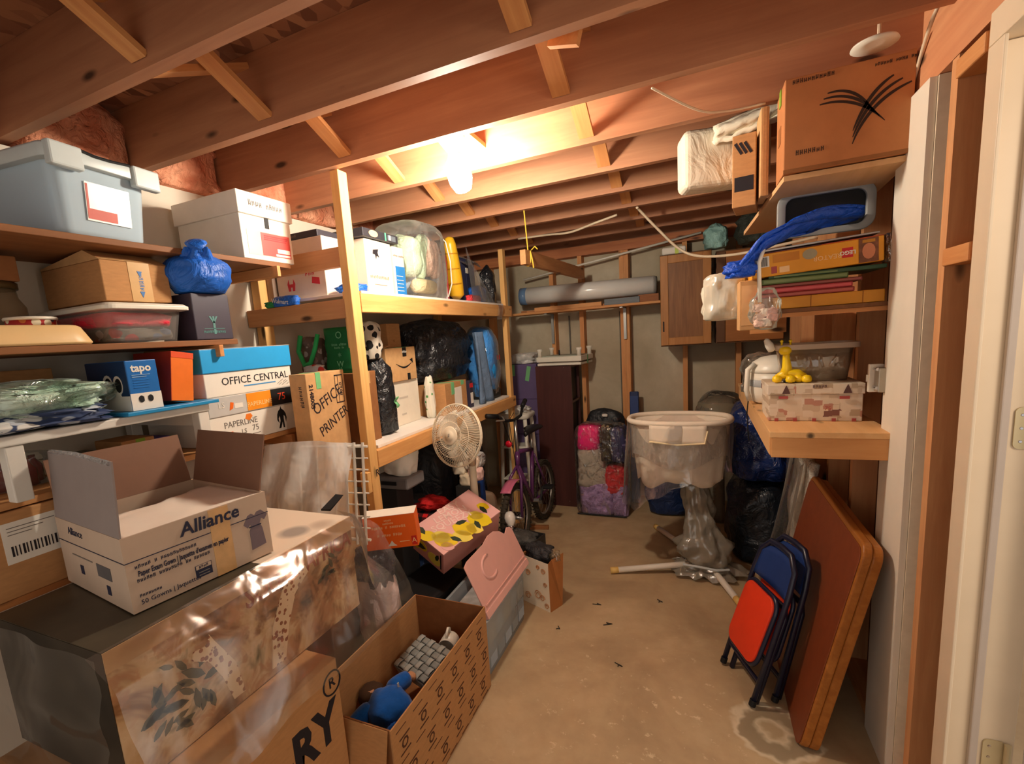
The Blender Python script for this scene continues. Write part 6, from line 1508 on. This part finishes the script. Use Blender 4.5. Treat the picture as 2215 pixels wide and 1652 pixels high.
t, d = carton('cardboard_box', 'slim upright cardboard box behind the large top box', 'box', .205, .232, 2.155, 2.30, 2.045, .305, CARD2); t.location.x = .222; patch(t, 'edge_tape', d, '-y', .3, .7, 0, 1, CARD)
t, d = carton('cardboard_box', 'narrow cardboard box with black sticker near the mattress', 'box', .13, .21, 2.19, 2.36, 2.025, .26, CARD, rz=math.radians(-8)); patch(t, 'black_sticker', d, '-y', .1, .9, .22, .42, INK); patch(t, 'black_sticker', d, '-x', .2, .6, .1, .5, INK)
for k in range(3): patch(t, 'scribble', d, '-y', .2+.2*k, .32+.2*k, .72, .9, INK, ang=.5)
# crib mattress
t = thing('crib_mattress', 'white sheeted crib mattress wedged under the joists', 'mattress', (.095, 2.44, 2.16), rot=(0, math.radians(0), math.radians(14)))
MSH = bagmat('white_sheet', (232,222,200), .85, 6, .5, .2)
B(-.175, .17, -.075, .065, 0, .235).build('mattress_body', MSH, t, bevel=.03, seg=4)
MB().grid(lambda u, v: (-.06+.30*u, -.095-.14*u+.02*math.sin(v*9), .19+.05*u+.07*(v-.5)+.016*noise.noise(Vector((u*7, v*7, 0)))), 20, 14).build('bunched_sheet', MSH, t, True, solid=.02)
# cables
WC = flat('cable_white', (226,206,176), .5)
def cable(label, pts, r=.006):
    def cr(p0, p1, p2, p3, s_): return .5*((2*p1)+(-p0+p2)*s_+(2*p0-5*p1+4*p2-p3)*s_*s_+(-p0+3*p1-3*p2+p3)*s_**3)
    P_ = [Vector(p) for p in pts]; P_ = [P_[0]]+P_+[P_[-1]]; out = []
    for i in range(1, len(P_)-2):
        for k in range(6): out.append(tuple(cr(P_[i-1], P_[i], P_[i+1], P_[i+2], k/6)))
    out.append(tuple(P_[-2])); tag(MB().tube(out, r, 6).build('cable', WC, None, True), label, 'cable')
cable('white cable sagging from joist to the crib mattress', [(-.135,1.78,2.352),(.0,2.0,2.335),(.10,2.12,2.352),(.22,2.14,2.356)], .004)
cable('thick white cable drooping towards the wall cabinet', [(-.36,3.39,2.355),(-.345,3.43,2.34),(-.25,3.5,2.23),(-.12,3.55,2.09),(.0,3.5,2.02),(.19,3.4,1.99),(.40,3.33,2.0),(.605,3.30,2.02)], .009)
cable('white cable running under the rear joists', [(-1.3,3.75,2.352),(-1.05,3.69,2.335),(-.85,3.6,2.31),(-.65,3.52,2.33),(-.5,3.49,2.352)], .008)
cable('white cable stapled up the beam at upper right', [(.597,2.02,1.9),(.597,2.03,2.2),(.597,1.98,2.30),(.597,1.86,2.40),(.64,1.82,2.45)], .005)
cable('white cable down the near right wall stud', [(.600,2.085,1.6),(.600,2.09,1.5),(.600,2.085,1.43)], .004)
cable('cable looping out of the wall below the pine shelf', [(.64,2.503,1.08),(.605,2.52,1.06),(.61,2.52,.98),(.645,2.503,.86)], .007)
t = thing('white_dish', 'white dish-shaped ceiling fixture hung by a rod above top box', 'fixture', (.47, 1.90, 2.365))
MB().lathe([(.004,.012),(.03,.01),(.055,.0),(.058,-.006),(.02,-.002)], 24).build('dish', WPLAS, t, True); MB().tube([(.01,0,.01),(.01,0,.225)], .005, 8).build('rod', WC, t)
# scraps on the floor
SCR = flat('scrap_dark', (52,46,38), .8)
for i, (x, y, a) in enumerate(((-.72,2.32,.4),(-.36,2.12,1.2),(-.55,2.62,2.1),(-.22,2.75,.9),(-.46,2.45,2.8))):
    o = MB().tube([(0,0,.003),(.012*math.cos(a),.012*math.sin(a),.006),(.02,.006,.003),(.03*math.cos(a+1),.03*math.sin(a+1),.003)], .0025, 5).build('floor_scrap', SCR, None, True, loc=(x, y, 0))
    tag(o, ('tiny dark scrap on floor just right of the gift bag', 'tiny dark scrap on floor, the one nearest the viewpoint', 'tiny dark scrap on floor behind the gift bag side, leftmost of the far ones', 'tiny dark scrap on floor in front of the tripod legs', 'tiny dark scrap on floor midway between gift bag and chairs')[i], 'scrap', 'dark scraps on the floor')
